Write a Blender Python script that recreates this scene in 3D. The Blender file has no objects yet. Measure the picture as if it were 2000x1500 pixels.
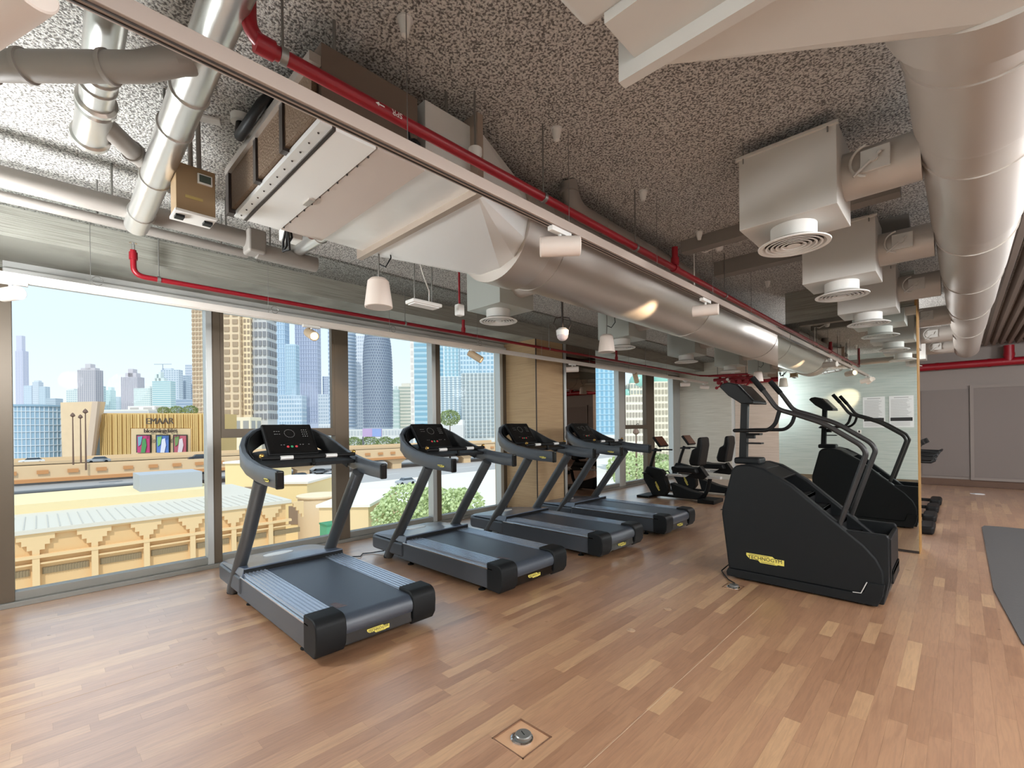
import bpy, bmesh, math, random
from mathutils import Vector, Matrix
random.seed(7)
S = bpy.context.scene
COL = S.collection
PI = math.pi

# ------------------------------------------------------------------ camera, sky, sun, lamps, exposure
F, YAW, ROLL, PY, EYE = 902.0, 0.7721, -0.0123, 834.4, 1.5
_c, _s = math.cos(YAW), math.sin(YAW)
FW = Vector((-_s, _c, 0)); RT0 = Vector((_c, _s, 0)); UP0 = Vector((0, 0, 1))
RT = RT0*math.cos(ROLL) + UP0*math.sin(ROLL)
UP = -RT0*math.sin(ROLL) + UP0*math.cos(ROLL)
cam = bpy.data.cameras.new('camera'); cam.sensor_width = 36; cam.lens = F/2000*36
cam.shift_y = (PY-750)/2000; cam.clip_start = .03; cam.clip_end = 6000
co = bpy.data.objects.new('camera', cam); COL.objects.link(co)
co.matrix_world = Matrix(((RT.x, UP.x, -FW.x, 0), (RT.y, UP.y, -FW.y, 0), (RT.z, UP.z, -FW.z, EYE), (0, 0, 0, 1)))
S.camera = co
S.view_settings.view_transform = 'Standard'; S.view_settings.look = 'None'
S.view_settings.exposure = 0.33; S.view_settings.gamma = 1.0; S.view_settings.use_curve_mapping = False
S.cycles.use_denoising = True
S.cycles.max_bounces = 10; S.cycles.diffuse_bounces = 5; S.cycles.glossy_bounces = 5; S.cycles.transparent_max_bounces = 12
S.cycles.sample_clamp_indirect = 6.0

W = bpy.data.worlds.new('sky'); S.world = W; W.use_nodes = True
n = W.node_tree; n.nodes.clear()
wo = n.nodes.new('ShaderNodeOutputWorld'); bg = n.nodes.new('ShaderNodeBackground')
tc = n.nodes.new('ShaderNodeTexCoord'); sx = n.nodes.new('ShaderNodeSeparateXYZ'); cr = n.nodes.new('ShaderNodeValToRGB')
n.links.new(tc.outputs['Generated'], sx.inputs[0]); n.links.new(sx.outputs['Z'], cr.inputs[0])
n.links.new(cr.outputs[0], bg.inputs[0]); n.links.new(bg.outputs[0], wo.inputs[0])
e = cr.color_ramp.elements
e[0].position = 0.0; e[0].color = (.78, .84, .88, 1)
e[1].position = .75; e[1].color = (.52, .68, .84, 1)
m_ = cr.color_ramp.elements.new(.16); m_.color = (.66, .77, .87, 1)
bg.inputs[1].default_value = 1.08

def lamp(name, kind, loc, energy, color=(1, 1, 1), direction=None, **kw):
    l = bpy.data.lights.new(name, kind); l.energy = energy; l.color = color
    for k, v in kw.items(): setattr(l, k, v)
    o = bpy.data.objects.new(name, l); COL.objects.link(o); o.location = loc
    if direction is not None: o.rotation_euler = Vector(direction).to_track_quat('-Z', 'Y').to_euler()
    return o
lamp('sun', 'SUN', (0, 0, 60), 1.85, (1, .98, .93), (-.50, .36, -.80), angle=.02)
# added fill lamps, kept out of view, that brighten the room
FILL_LAMPS = [(3.2, 1.6), (3.2, 6.0), (3.4, 10.5), (5.2, 3.8), (5.2, 8.2), (1.7, .5), (-1.0, 8.9), (-1.2, 11.2), (-3.9, -.5), (1.6, 3.2)]
for i, (x, y) in enumerate(FILL_LAMPS):
    lamp('fill_lamp', 'POINT', (x, y, 2.25 if x < -3 else 2.62), (185 if x > 2 else 90 if x > 1.4 else 150 if x < -3 else 45), (.96, .985, 1), shadow_soft_size=.4 if x > 2 else .2)

# ------------------------------------------------------------------ materials
def srgb(r, g, b):
    f = lambda v: v/255/12.92 if v/255 <= .04045 else ((v/255+.055)/1.055)**2.4
    return (f(r), f(g), f(b), 1)
MATS = {}
def mat(name, rgb, rough=.5, metal=0., bump=None, var=None, emit=None, spec=None, coat=0.):
    """bump=(scale, strength[, stretch xyz]); var=(scale, amount) darkens with noise"""
    if name in MATS: return MATS[name]
    m = bpy.data.materials.new(name); m.use_nodes = True; t = m.node_tree; b = t.nodes['Principled BSDF']
    col = srgb(*rgb); b.inputs['Base Color'].default_value = col
    b.inputs['Roughness'].default_value = rough; b.inputs['Metallic'].default_value = metal
    if spec is not None: b.inputs['Specular IOR Level'].default_value = spec
    if coat: b.inputs['Coat Weight'].default_value = coat; b.inputs['Coat Roughness'].default_value = .15
    if bump or var:
        tcn = t.nodes.new('ShaderNodeTexCoord')
    if bump:
        nz = t.nodes.new('ShaderNodeTexNoise'); nz.inputs['Scale'].default_value = bump[0]; nz.inputs['Detail'].default_value = 4
        mp = t.nodes.new('ShaderNodeMapping'); t.links.new(tcn.outputs['Object'], mp.inputs[0]); t.links.new(mp.outputs[0], nz.inputs[0])
        if len(bump) > 2: mp.inputs['Scale'].default_value = bump[2]
        bp = t.nodes.new('ShaderNodeBump'); bp.inputs['Strength'].default_value = bump[1]; bp.inputs['Distance'].default_value = .02
        t.links.new(nz.outputs[0], bp.inputs['Height']); t.links.new(bp.outputs[0], b.inputs['Normal'])
    if var:
        nz = t.nodes.new('ShaderNodeTexNoise'); nz.inputs['Scale'].default_value = var[0]; nz.inputs['Detail'].default_value = 5
        t.links.new(tcn.outputs['Object'], nz.inputs[0])
        mx = t.nodes.new('ShaderNodeMixRGB'); mx.blend_type = 'MIX'
        mx.inputs[1].default_value = tuple(v*(1-var[1]) for v in col[:3]) + (1,); mx.inputs[2].default_value = tuple(min(1, v*(1+var[1])) for v in col[:3]) + (1,)
        t.links.new(nz.outputs[0], mx.inputs[0]); t.links.new(mx.outputs[0], b.inputs['Base Color'])
    if emit:
        b.inputs['Emission Color'].default_value = srgb(*emit[0]); b.inputs['Emission Strength'].default_value = emit[1]
    MATS[name] = m
    return m

def sprayed(name, light, dark):
    m = bpy.data.materials.new(name); m.use_nodes = True; t = m.node_tree; b = t.nodes['Principled BSDF']
    tcn = t.nodes.new('ShaderNodeTexCoord'); v = t.nodes.new('ShaderNodeTexNoise'); v.inputs['Scale'].default_value = 85; v.inputs['Detail'].default_value = 3
    v.inputs['Roughness'].default_value = .6
    t.links.new(tcn.outputs['Object'], v.inputs[0])
    r = t.nodes.new('ShaderNodeValToRGB'); r.color_ramp.elements[0].position = .40; r.color_ramp.elements[0].color = srgb(*dark)
    r.color_ramp.elements[1].position = .56; r.color_ramp.elements[1].color = srgb(*light)
    t.links.new(v.outputs[0], r.inputs[0])
    n2 = t.nodes.new('ShaderNodeTexNoise'); n2.inputs['Scale'].default_value = 1.3
    t.links.new(tcn.outputs['Object'], n2.inputs[0])
    mx = t.nodes.new('ShaderNodeMixRGB'); mx.blend_type = 'MULTIPLY'; mx.inputs[0].default_value = .2
    t.links.new(r.outputs[0], mx.inputs[1]); t.links.new(n2.outputs[0], mx.inputs[2]); t.links.new(mx.outputs[0], b.inputs['Base Color'])
    bp = t.nodes.new('ShaderNodeBump'); bp.inputs['Strength'].default_value = 1.0; bp.inputs['Distance'].default_value = .03
    t.links.new(v.outputs[0], bp.inputs['Height']); t.links.new(bp.outputs[0], b.inputs['Normal'])
    b.inputs['Roughness'].default_value = .95
    return m
def wavy(name, c1, c2, axis=2, scale=9, dist=3.0, bump=.5, rough=.7):
    """long, slightly wandering horizontal grooves"""
    m = bpy.data.materials.new(name); m.use_nodes = True; t = m.node_tree; b = t.nodes['Principled BSDF']
    tcn = t.nodes.new('ShaderNodeTexCoord'); mp = t.nodes.new('ShaderNodeMapping')
    sc = [1.2, 1.2, 1.2]; sc[axis] = scale*3.2; mp.inputs['Scale'].default_value = sc
    nz = t.nodes.new('ShaderNodeTexNoise'); nz.inputs['Scale'].default_value = 1.6; nz.inputs['Detail'].default_value = dist
    t.links.new(tcn.outputs['Object'], mp.inputs[0]); t.links.new(mp.outputs[0], nz.inputs[0])
    r = t.nodes.new('ShaderNodeValToRGB'); r.color_ramp.elements[0].position = .38; r.color_ramp.elements[0].color = srgb(*c1)
    r.color_ramp.elements[1].position = .55; r.color_ramp.elements[1].color = srgb(*c2)
    t.links.new(nz.outputs[0], r.inputs[0]); t.links.new(r.outputs[0], b.inputs['Base Color'])
    bp = t.nodes.new('ShaderNodeBump'); bp.inputs['Strength'].default_value = bump; bp.inputs['Distance'].default_value = .01
    t.links.new(nz.outputs[0], bp.inputs['Height']); t.links.new(bp.outputs[0], b.inputs['Normal'])
    b.inputs['Roughness'].default_value = rough
    return m
def wood_floor():
    m = bpy.data.materials.new('wood_strip_floor'); m.use_nodes = True; t = m.node_tree; b = t.nodes['Principled BSDF']
    at = t.nodes.new('ShaderNodeAttribute'); at.attribute_name = 'tone'
    r = t.nodes.new('ShaderNodeValToRGB'); el = r.color_ramp.elements
    el[0].position = 0; el[0].color = srgb(172, 126, 92); el[1].position = 1; el[1].color = srgb(218, 176, 132)
    for p, c in ((.2, (182, 136, 102)), (.6, (192, 146, 110)), (.88, (202, 158, 118))):
        q = el.new(p); q.color = srgb(*c)
    t.links.new(at.outputs['Fac'], r.inputs[0])
    tcn = t.nodes.new('ShaderNodeTexCoord'); mp = t.nodes.new('ShaderNodeMapping'); mp.inputs['Scale'].default_value = (75, 6, 1)
    nz = t.nodes.new('ShaderNodeTexNoise'); nz.inputs['Scale'].default_value = 1; nz.inputs['Detail'].default_value = 6; nz.inputs['Distortion'].default_value = .8
    t.links.new(tcn.outputs['Object'], mp.inputs[0]); t.links.new(mp.outputs[0], nz.inputs[0])
    mx = t.nodes.new('ShaderNodeMixRGB'); mx.blend_type = 'MULTIPLY'; mx.inputs[0].default_value = .45
    r2 = t.nodes.new('ShaderNodeValToRGB'); r2.color_ramp.elements[0].position = .35; r2.color_ramp.elements[0].color = (.55, .45, .40, 1)
    r2.color_ramp.elements[1].position = .6; r2.color_ramp.elements[1].color = (1, 1, 1, 1)
    t.links.new(nz.outputs[0], r2.inputs[0]); t.links.new(r.outputs[0], mx.inputs[1]); t.links.new(r2.outputs[0], mx.inputs[2])
    t.links.new(mx.outputs[0], b.inputs['Base Color'])
    b.inputs['Coat Weight'].default_value = 1.; b.inputs['Coat IOR'].default_value = 2.7; b.inputs['Coat Roughness'].default_value = .36; b.inputs['Specular IOR Level'].default_value = .6
    n3 = t.nodes.new('ShaderNodeTexNoise'); n3.inputs['Scale'].default_value = 9
    t.links.new(tcn.outputs['Object'], n3.inputs[0])
    mr = t.nodes.new('ShaderNodeMapRange'); mr.inputs['To Min'].default_value = .24; mr.inputs['To Max'].default_value = .38
    t.links.new(n3.outputs[0], mr.inputs[0]); t.links.new(mr.outputs[0], b.inputs['Roughness'])
    return m
def glass_mat(name, tint, refl):
    m = bpy.data.materials.new(name); m.use_nodes = True; t = m.node_tree; t.nodes.clear()
    o = t.nodes.new('ShaderNodeOutputMaterial'); mx = t.nodes.new('ShaderNodeMixShader')
    tr = t.nodes.new('ShaderNodeBsdfTransparent'); tr.inputs[0].default_value = tint
    g = t.nodes.new('ShaderNodeBsdfGlossy'); g.inputs['Roughness'].default_value = 0.0
    fr = t.nodes.new('ShaderNodeFresnel'); fr.inputs[0].default_value = 1.35
    mu = t.nodes.new('ShaderNodeMath'); mu.operation = 'MULTIPLY'; mu.inputs[1].default_value = refl
    t.links.new(fr.outputs[0], mu.inputs[0]); t.links.new(mu.outputs[0], mx.inputs[0])
    t.links.new(tr.outputs[0], mx.inputs[1]); t.links.new(g.outputs[0], mx.inputs[2]); t.links.new(mx.outputs[0], o.inputs[0])
    return m
CEIL = sprayed('sprayed_ceiling', (244, 240, 234), (124, 119, 114))
CEIL_L = sprayed('sprayed_beam_soffit', (186, 186, 178), (92, 90, 84))
WAVE = wavy('grooved_wall_panel', (134, 132, 122), (160, 158, 148), 2, 30, 3)
WAVEB = wavy('beige_wall_covering', (172, 142, 106), (188, 158, 120), 2, 44, 2, .3)
WAVEG = wavy('pale_wall_covering', (196, 190, 176), (212, 207, 194), 2, 18, 3, .3)
FLOOR = wood_floor()
GLASS = glass_mat('window_glass', (.97, .985, .98, 1), .05)
MIRROR = mat('mirror_silver', (232, 238, 235), 0.0, 1.0)
DARKMIRROR = mat('dark_mirror_glass', (124, 112, 102), 0.0, 1.0)
WHITE = mat('white_paint', (226, 224, 220), .5)
FASCIA = mat('header_paint', (212, 212, 210), .55)
FRAME = mat('brown_window_frame', (94, 82, 68), .45, .3)
FRAMEL = mat('pale_window_frame', (186, 188, 186), .4, .5)
SILL = mat('grey_window_sill', (134, 132, 126), .45, .3)
GALV = mat('galvanised_duct', (184, 176, 168), .38, .6, (6, .12))
GALVB = mat('bright_sheet_metal', (232, 232, 230), .42, .4, (3, .25))
PAINTD = mat('painted_duct', (186, 178, 170), .42, .25, (3, .05))
PAINTB = mat('painted_plenum', (196, 192, 186), .5, 0, (3, .04))
PIPE = mat('silver_pipe', (206, 204, 200), .28, .8, (20, .06))
PIPEG = mat('grey_pipe', (138, 131, 125), .5)
RED = mat('red_sprinkler_pipe', (138, 8, 26), .4)
TRACK = mat('track_metal', (176, 160, 150), .45)
TRACKW = mat('track_white', (222, 214, 206), .45)
SPOT = mat('spot_body', (222, 208, 198), .5)
SPOTB = mat('spot_body_beige', (196, 172, 142), .5)
LENS = mat('spot_lens', (255, 244, 214), .4, 0, emit=((255, 232, 170), 3))
LENSOFF = mat('spot_lens_dim', (255, 240, 214), .4, 0, emit=((255, 226, 180), 1.2))
ROD = mat('hanger_rod', (140, 138, 134), .4, .7)
BLACK = mat('black_plastic', (18, 18, 19), .5, spec=.25)
BLACKG = mat('black_gloss', (12, 12, 13), .16)
RUBBER = mat('black_rubber', (22, 23, 24), .8, spec=.2)
CHAR = mat('charcoal_shell', (66, 71, 78), .36, .1, spec=.8)
CHARD = mat('dark_charcoal_shell', (24, 26, 28), .5, 0, (300, .05), spec=.22)
STEEL = mat('grey_post', (76, 78, 80), .36, .3)
STEELD = mat('dark_rail', (48, 46, 46), .38, .2)
BELT = mat('running_belt', (54, 63, 76), .40, 0, (400, .12), spec=1.)  # blue of the reflected sky mixed into the belt colour
RAIL = mat('silver_side_rail', (186, 196, 210), .22, .7)
HOOD = mat('sky_tinted_hood', (80, 92, 112), .34, .0, spec=1., coat=.5)  # sky reflection painted in as a blue base tint
CHROME = mat('chrome', (226, 226, 226), .12, 1.)
BRASS = mat('brass_knob', (196, 156, 84), .3, .8)
YELLOW = mat('yellow_badge', (236, 220, 110), .5)
INK = mat('badge_ink', (20, 18, 14), .6)
GREYW = mat('grey_brown_wall', (134, 124, 118), .7, 0, (30, .05))
GREYP = mat('grey_brown_panel', (120, 110, 105), .7, 0, (120, .08))
PLY = mat('plywood_edge', (158, 118, 62), .6, 0, None, (8, .2))
COPPER = mat('brown_mesh', (104, 82, 62), .6, .4, (90, .5))
DARKBRACKET = mat('dark_bracket', (60, 52, 48), .5, .4)
BROWNBOX = mat('brown_control_box', (150, 124, 92), .5, .3)
PAPER = mat('poster_paper', (226, 226, 228), .6)
PAPERINK = mat('poster_grey_print', (150, 150, 152), .7)
PAPERBAND = mat('poster_black_band', (40, 40, 42), .6)

# ------------------------------------------------------------------ mesh helpers
class MB:
    def __init__(s): s.v = []; s.f = []; s.mi = []
    def add(s, vs, fs, mi=0):
        o = len(s.v); s.v += [tuple(v) for v in vs]; s.f += [tuple(i+o for i in f) for f in fs]; s.mi += [mi]*len(fs); return s
    def box(s, x0, x1, y0, y1, z0, z1, mi=0):
        if x0 > x1: x0, x1 = x1, x0
        if y0 > y1: y0, y1 = y1, y0
        if z0 > z1: z0, z1 = z1, z0
        vs = [(x0,y0,z0),(x1,y0,z0),(x1,y1,z0),(x0,y1,z0),(x0,y0,z1),(x1,y0,z1),(x1,y1,z1),(x0,y1,z1)]
        return s.add(vs, [(0,3,2,1),(4,5,6,7),(0,1,5,4),(1,2,6,5),(2,3,7,6),(3,0,4,7)], mi)
    def obox(s, c, ax, ay, az, mi=0):
        c, ax, ay, az = map(Vector, (c, ax, ay, az)); vs = []
        for k in (-1, 1):
            for (i, j) in ((-1,-1),(1,-1),(1,1),(-1,1)): vs.append(c+ax*i+ay*j+az*k)
        return s.add(vs, [(0,3,2,1),(4,5,6,7),(0,1,5,4),(1,2,6,5),(2,3,7,6),(3,0,4,7)], mi)
    def prism(s, pts, axis, a, b, mi=0):
        """pts: 2-D polygon in the two other axes (x,z)->axis y, (x,y)->axis z, (y,z)->axis x"""
        def P(p, t):
            return (t, p[0], p[1]) if axis == 'x' else (p[0], t, p[1]) if axis == 'y' else (p[0], p[1], t)
        n_ = len(pts); vs = [P(p, a) for p in pts] + [P(p, b) for p in pts]
        fs = [tuple(range(n_))[::-1], tuple(range(n_, 2*n_))] + [(i, (i+1) % n_, n_+(i+1) % n_, n_+i) for i in range(n_)]
        return s.add(vs, fs, mi)
    def rings(s, rings, closed_ends=True, mi=0):
        o = []; n_ = len(rings[0]); vs = [p for r in rings for p in r]
        fs = [(k*n_+i, k*n_+(i+1) % n_, (k+1)*n_+(i+1) % n_, (k+1)*n_+i) for k in range(len(rings)-1) for i in range(n_)]
        if closed_ends: fs += [tuple(range(n_))[::-1], tuple(range((len(rings)-1)*n_, len(rings)*n_))]
        return s.add(vs, fs, mi)
    def tube(s, path, r, seg=12, mi=0, caps=True):
        """r: number or list per point"""
        path = [Vector(p) for p in path]; N = len(path); rs = r if isinstance(r, (list, tuple)) else [r]*N
        T = []
        for i in range(N):
            a = path[max(0, i-1)]; b = path[min(N-1, i+1)]
            d = (b-a)
            if 0 < i < N-1: d = (path[i]-path[i-1]).normalized() + (path[i+1]-path[i]).normalized()
            T.append(d.normalized() if d.length > 1e-9 else Vector((0, 0, 1)))
        u = T[0].orthogonal().normalized(); out = []
        for i in range(N):
            u = (u - T[i]*u.dot(T[i])).normalized(); w = T[i].cross(u)
            out.append([path[i] + (u*math.cos(2*PI*k/seg) + w*math.sin(2*PI*k/seg))*rs[i] for k in range(seg)])
        return s.rings(out, caps, mi)
    def lathe(s, prof, c=(0, 0, 0), ax=(0, 0, 1), seg=24, mi=0, caps=True):
        """prof: (radius, height along ax)"""
        ax = Vector(ax).normalized(); c = Vector(c); u = ax.orthogonal().normalized(); w = ax.cross(u)
        out = [[c + ax*h + (u*math.cos(2*PI*k/seg) + w*math.sin(2*PI*k/seg))*max(r, 1e-4) for k in range(seg)] for r, h in prof]
        return s.rings(out, caps, mi)
    def sweep(s, path, sec, up=(0, 0, 1), mi=0):
        """sec: (side, up) offsets; rotation-minimising with fixed up"""
        path = [Vector(p) for p in path]; N = len(path); out = []; up = Vector(up)
        for i in range(N):
            d = path[min(N-1, i+1)] - path[max(0, i-1)]; d.normalize()
            side = d.cross(up).normalized(); u2 = side.cross(d).normalized()
            sc = sec[i] if isinstance(sec[0][0], (list, tuple)) else sec
            out.append([path[i] + side*a + u2*b for a, b in sc])
        return s.rings(out, True, mi)
    def sphere(s, c, r, seg=14, rg=8, mi=0, sz=1.):
        prof = [(r*math.sin(PI*i/rg), -r*sz*math.cos(PI*i/rg)) for i in range(rg+1)]
        return s.lathe(prof, c, (0, 0, 1), seg, mi)
    def mesh(s, name, mats, smooth=None):
        me = bpy.data.meshes.new(name); me.from_pydata(s.v, [], s.f)
        if not isinstance(mats, (list, tuple)): mats = [mats]
        for m in mats: me.materials.append(m)
        if any(s.mi): me.polygons.foreach_set('material_index', s.mi)
        bm = bmesh.new(); bm.from_mesh(me); bmesh.ops.recalc_face_normals(bm, faces=bm.faces); bm.to_mesh(me); bm.free()
        if smooth:
            me.polygons.foreach_set('use_smooth', [True]*len(me.polygons)); me.set_sharp_from_angle(angle=math.radians(smooth))
        me.update(); return me
    def build(s, name, mats, parent=None, smooth=None, bevel=None, label=None, kind=None, bseg=2):
        o = bpy.data.objects.new(name, s.mesh(name, mats, smooth)); COL.objects.link(o)
        if parent is not None: o.parent = parent
        if bevel:
            b = o.modifiers.new('bevel', 'BEVEL'); b.width = bevel; b.segments = bseg; b.limit_method = 'ANGLE'; b.angle_limit = math.radians(35)
            if not smooth: o.data.polygons.foreach_set('use_smooth', [True]*len(o.data.polygons)); o.data.set_sharp_from_angle(angle=math.radians(35)); b.harden_normals = True
        if label: o['label'] = label
        if kind: o['kind'] = kind
        return o
def tag(o, label, cat, group=None, kind=None):
    o['label'] = label; o['category'] = cat
    if group: o['group'] = group
    if kind: o['kind'] = kind
    return o
def empty(name, loc=(0, 0, 0), label=None, cat=None, group=None, kind=None, rz=0):
    o = bpy.data.objects.new(name, None); COL.objects.link(o); o.location = loc; o.rotation_euler = (0, 0, rz); o.empty_display_size = .1
    if label: tag(o, label, cat, group)
    if kind: o['kind'] = kind
    return o
def struct(o): o['kind'] = 'structure'; return o
def copy_tree(o, parent=None, loc=None, label=None, rz=None):
    c = o.copy(); COL.objects.link(c)
    if parent is not None: c.parent = parent
    for ch in list(o.children): copy_tree(ch, c)
    if loc is not None: c.location = loc
    if rz is not None: c.rotation_euler = (0, 0, rz)
    if label: c['label'] = label
    return c
def text_mesh(txt, size, depth, xf, name, m, parent=None, label=None, bold=0.0):
    cu = bpy.data.curves.new(name, 'FONT'); cu.body = txt; cu.size = size; cu.extrude = depth; cu.align_x = 'CENTER'; cu.align_y = 'CENTER'; cu.resolution_u = 3
    t = bpy.data.objects.new(name, cu); COL.objects.link(t)
    dg = bpy.context.evaluated_depsgraph_get(); me = bpy.data.meshes.new_from_object(t.evaluated_get(dg))
    bpy.data.objects.remove(t); me.transform(xf); me.materials.clear(); me.materials.append(m)
    o = bpy.data.objects.new(name, me); COL.objects.link(o)
    if parent is not None: o.parent = parent
    if label: o['label'] = label
    return o
def basis(o, x, y):
    """matrix taking text x,y to the given world directions at o"""
    x = Vector(x).normalized(); y = Vector(y).normalized(); z = x.cross(y)
    return Matrix(((x.x, y.x, z.x, o[0]), (x.y, y.y, z.y, o[1]), (x.z, y.z, z.z, o[2]), (0, 0, 0, 1)))
ORD = ['first', 'second', 'third', 'fourth', 'fifth', 'sixth', 'seventh', 'eighth', 'ninth', 'tenth', 'eleventh', 'twelfth']
H = 3.25     # ceiling height

# ------------------------------------------------------------------ floor
fl = struct(MB().box(-6.0, 6.5, -.7, 15.2, -.25, -.004).build('floor', mat('floor_underlay', (120, 84, 60), .5)))
PW = .0775
planks = []
rows = int((1.75+5.86)/PW)
for i in range(rows):
    x = -5.86 + i*PW; y = -.7 - random.random()*.5
    while y < 14.95:
        L = random.choice((.3, .42, .55, .7, .85, 1.0))*random.uniform(.9, 1.1)
        y1 = min(y+L, 14.95)
        if y1 > -.7 and y1-max(y, -.7) > .05: planks.append((x, max(y, -.7), y1, random.random()))
        y += L
HOLES = [(-1.637, -1.431, 1.517, 1.718)]
def inview(x, y):
    v = Vector((x, y, -EYE)); w = v.dot(FW)
    if w < .3: return False
    px = 1000+F*v.dot(RT)/w; py = PY-F*v.dot(UP)/w
    return -100 < px < 2100 and py < 1600
planks.sort(key=lambda p: (not inview(p[0], (p[1]+p[2])/2), math.hypot(p[0], (p[1]+p[2])/2)))
def plank_geo(mb, p):
    x0, x1, y0, y1 = p[0]+.0002, p[0]+PW-.0002, p[1]+.0002, p[2]-.0002
    segs = [(x0, x1, y0, y1)]
    for hx0, hx1, hy0, hy1 in HOLES:
        new = []
        for a, b, c, d in segs:
            if b <= hx0 or a >= hx1 or d <= hy0 or c >= hy1: new.append((a, b, c, d)); continue
            if c < hy0: new.append((a, b, c, hy0))
            if d > hy1: new.append((a, b, hy1, d))
            if a < hx0: new.append((a, hx0, max(c, hy0), min(d, hy1)))
            if b > hx1: new.append((hx1, b, max(c, hy0), min(d, hy1)))
        segs = new
    for a, b, c, d in segs: mb.box(a, b, c, d, -.004, 0)
    return len(segs)*6
def tone(me, vals):
    a = me.attributes.new('tone', 'FLOAT', 'FACE'); a.data.foreach_set('value', vals)
for p in planks[:300]:
    mb = MB(); k = plank_geo(mb, p)
    if not k: continue
    o = mb.build('plank', FLOOR, fl); tone(o.data, [p[3]]*k)
mb = MB(); vals = []
for p in planks[300:]:
    k = plank_geo(mb, p); vals += [p[3]]*k
o = mb.build('plank_field', FLOOR, fl, kind='stuff'); tone(o.data, vals)
# vinyl seams
for (x, ya, yb) in ((-3.62, -.7, 3.5), (-1.20, .3, 4.2), (-5.28, -.7, 1.3)):
    MB().box(x-.0015, x+.0015, ya, yb, .0001, .0006).build('floor_seam', mat('pale_seam', (196, 168, 140), .5), fl)

# ------------------------------------------------------------------ shell: walls, ceiling
ceil = struct(MB().box(-6.2, 6.7, -.9, 15.4, H, H+.4).build('ceiling', CEIL))
bm_ = struct(MB().box(-6.2, -5.18, -.7, 13.1, 3.0, H).build('ceiling_beam', WAVE))
MB().box(-5.18, -4.6, -.69, 13.0, H-.022, H-.002).build('sprayed_strip', CEIL_L, bm_)
struct(MB().box(-6.25, 6.7, -.9, -.7, 0, H).build('wall_back', wavy('pale_green_wall', (172, 182, 178), (184, 192, 188), 2, 9, 2, .15)))
struct(MB().box(6.5, 6.7, -.9, 15.4, 0, H).build('wall_right', GREYW))
struct(MB().box(-6.25, 6.7, 15.0, 15.3, 0, H).build('wall_far', GREYW))
struct(MB().box(-6.25, -4.46, 13.08, 13.3, 0, H).build('wall_far_left', WAVEG))
struct(MB().box(-4.36, -1.4, 13.08, 13.3, 0, H).build('wall_far_middle', wavy('pinkish_wall_covering', (206, 186, 168), (220, 202, 186), 2, 18, 2, .25)))
struct(MB().box(-4.46, -4.36, 13.1, 13.3, 0, H).build('trim_1', WHITE))
struct(MB().box(-6.25, -5.95, -.7, -.2, 0, H).build('wall_left', WAVE))
# wall that carries the mirror
struct(MB().box(-1.685, -.375, 7.02, 7.32, 0, H).build('wall_mirror', WAVE))
pn = struct(MB().box(-.375, -.352, 7.0, 7.32, 0, 2.95).build('trim_2', PLY)); pn['label'] = 'raw plywood edge of the mirror wall'
mir = empty('wall_mirror_glass', (0, 0, 0), 'tall frameless wall mirror reflecting the stair climber', 'mirror')
MB().box(-1.77, -.36, 6.985, 7.015, .03, 2.83).build('mirror_sheet', MIRROR, mir)
MB().box(-1.77, -.36, 6.99, 7.02, 0.0, .028).build('bottom_channel', DARKBRACKET, mir)
# far wall panels and skirting
dw = struct(empty('door_1', (0, 0, 0)))
MB().box(-.70, .12, 14.975, 15.0, .22, 2.26).build('panel', GREYP, dw)
d2 = struct(empty('door_2', (0, 0, 0)))
f = MB().box(.19, 2.4, 14.96, 15.0, .22, 2.26).build('panel', GREYP, d2)
f = MB(); f.box(.14, .20, 14.94, 15, .22, 2.26); f.box(.14, 2.46, 14.94, 15, .16, .22); f.box(.14, 2.46, 14.94, 15, 2.26, 2.33); f.box(2.4, 2.46, 14.94, 15, .22, 2.26)
f.build('door_frame', GREYW, d2)
struct(MB().box(-1.3, 6.5, 14.985, 15, 0, .16).build('baseboard_far', mat('brown_skirting', (92, 66, 50), .6)))
struct(MB().box(-6.2, 6.5, -.7, -.685, 0, .12).build('baseboard_back', mat('dark_skirting', (110, 96, 78), .6)))

# column between the window bays
colm = struct(MB().box(-6.2, -5.18, 5.91, 7.66, 0, 3.0).build('column', WAVEB))
for y in (6.66,):
    MB().box(-5.185, -5.17, y-.006, y+.006, 0, 3.0).build('joint', DARKBRACKET, colm)
MB().box(-5.18, -5.165, 5.905, 5.92, 0, 3.0).build('corner_bead', DARKBRACKET, colm)
dm = empty('column_mirror', (-5.165, 7.2, 0), 'dark narrow mirror on the side of the beige column', 'mirror')
MB().box(-.01, .01, -.47, .47, .02, 3.0).build('mirror_sheet', DARKMIRROR, dm)
MB().box(-.01, .012, -.54, -.475, .02, 3.0).build('edge_strip', FRAMEL, dm)

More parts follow.
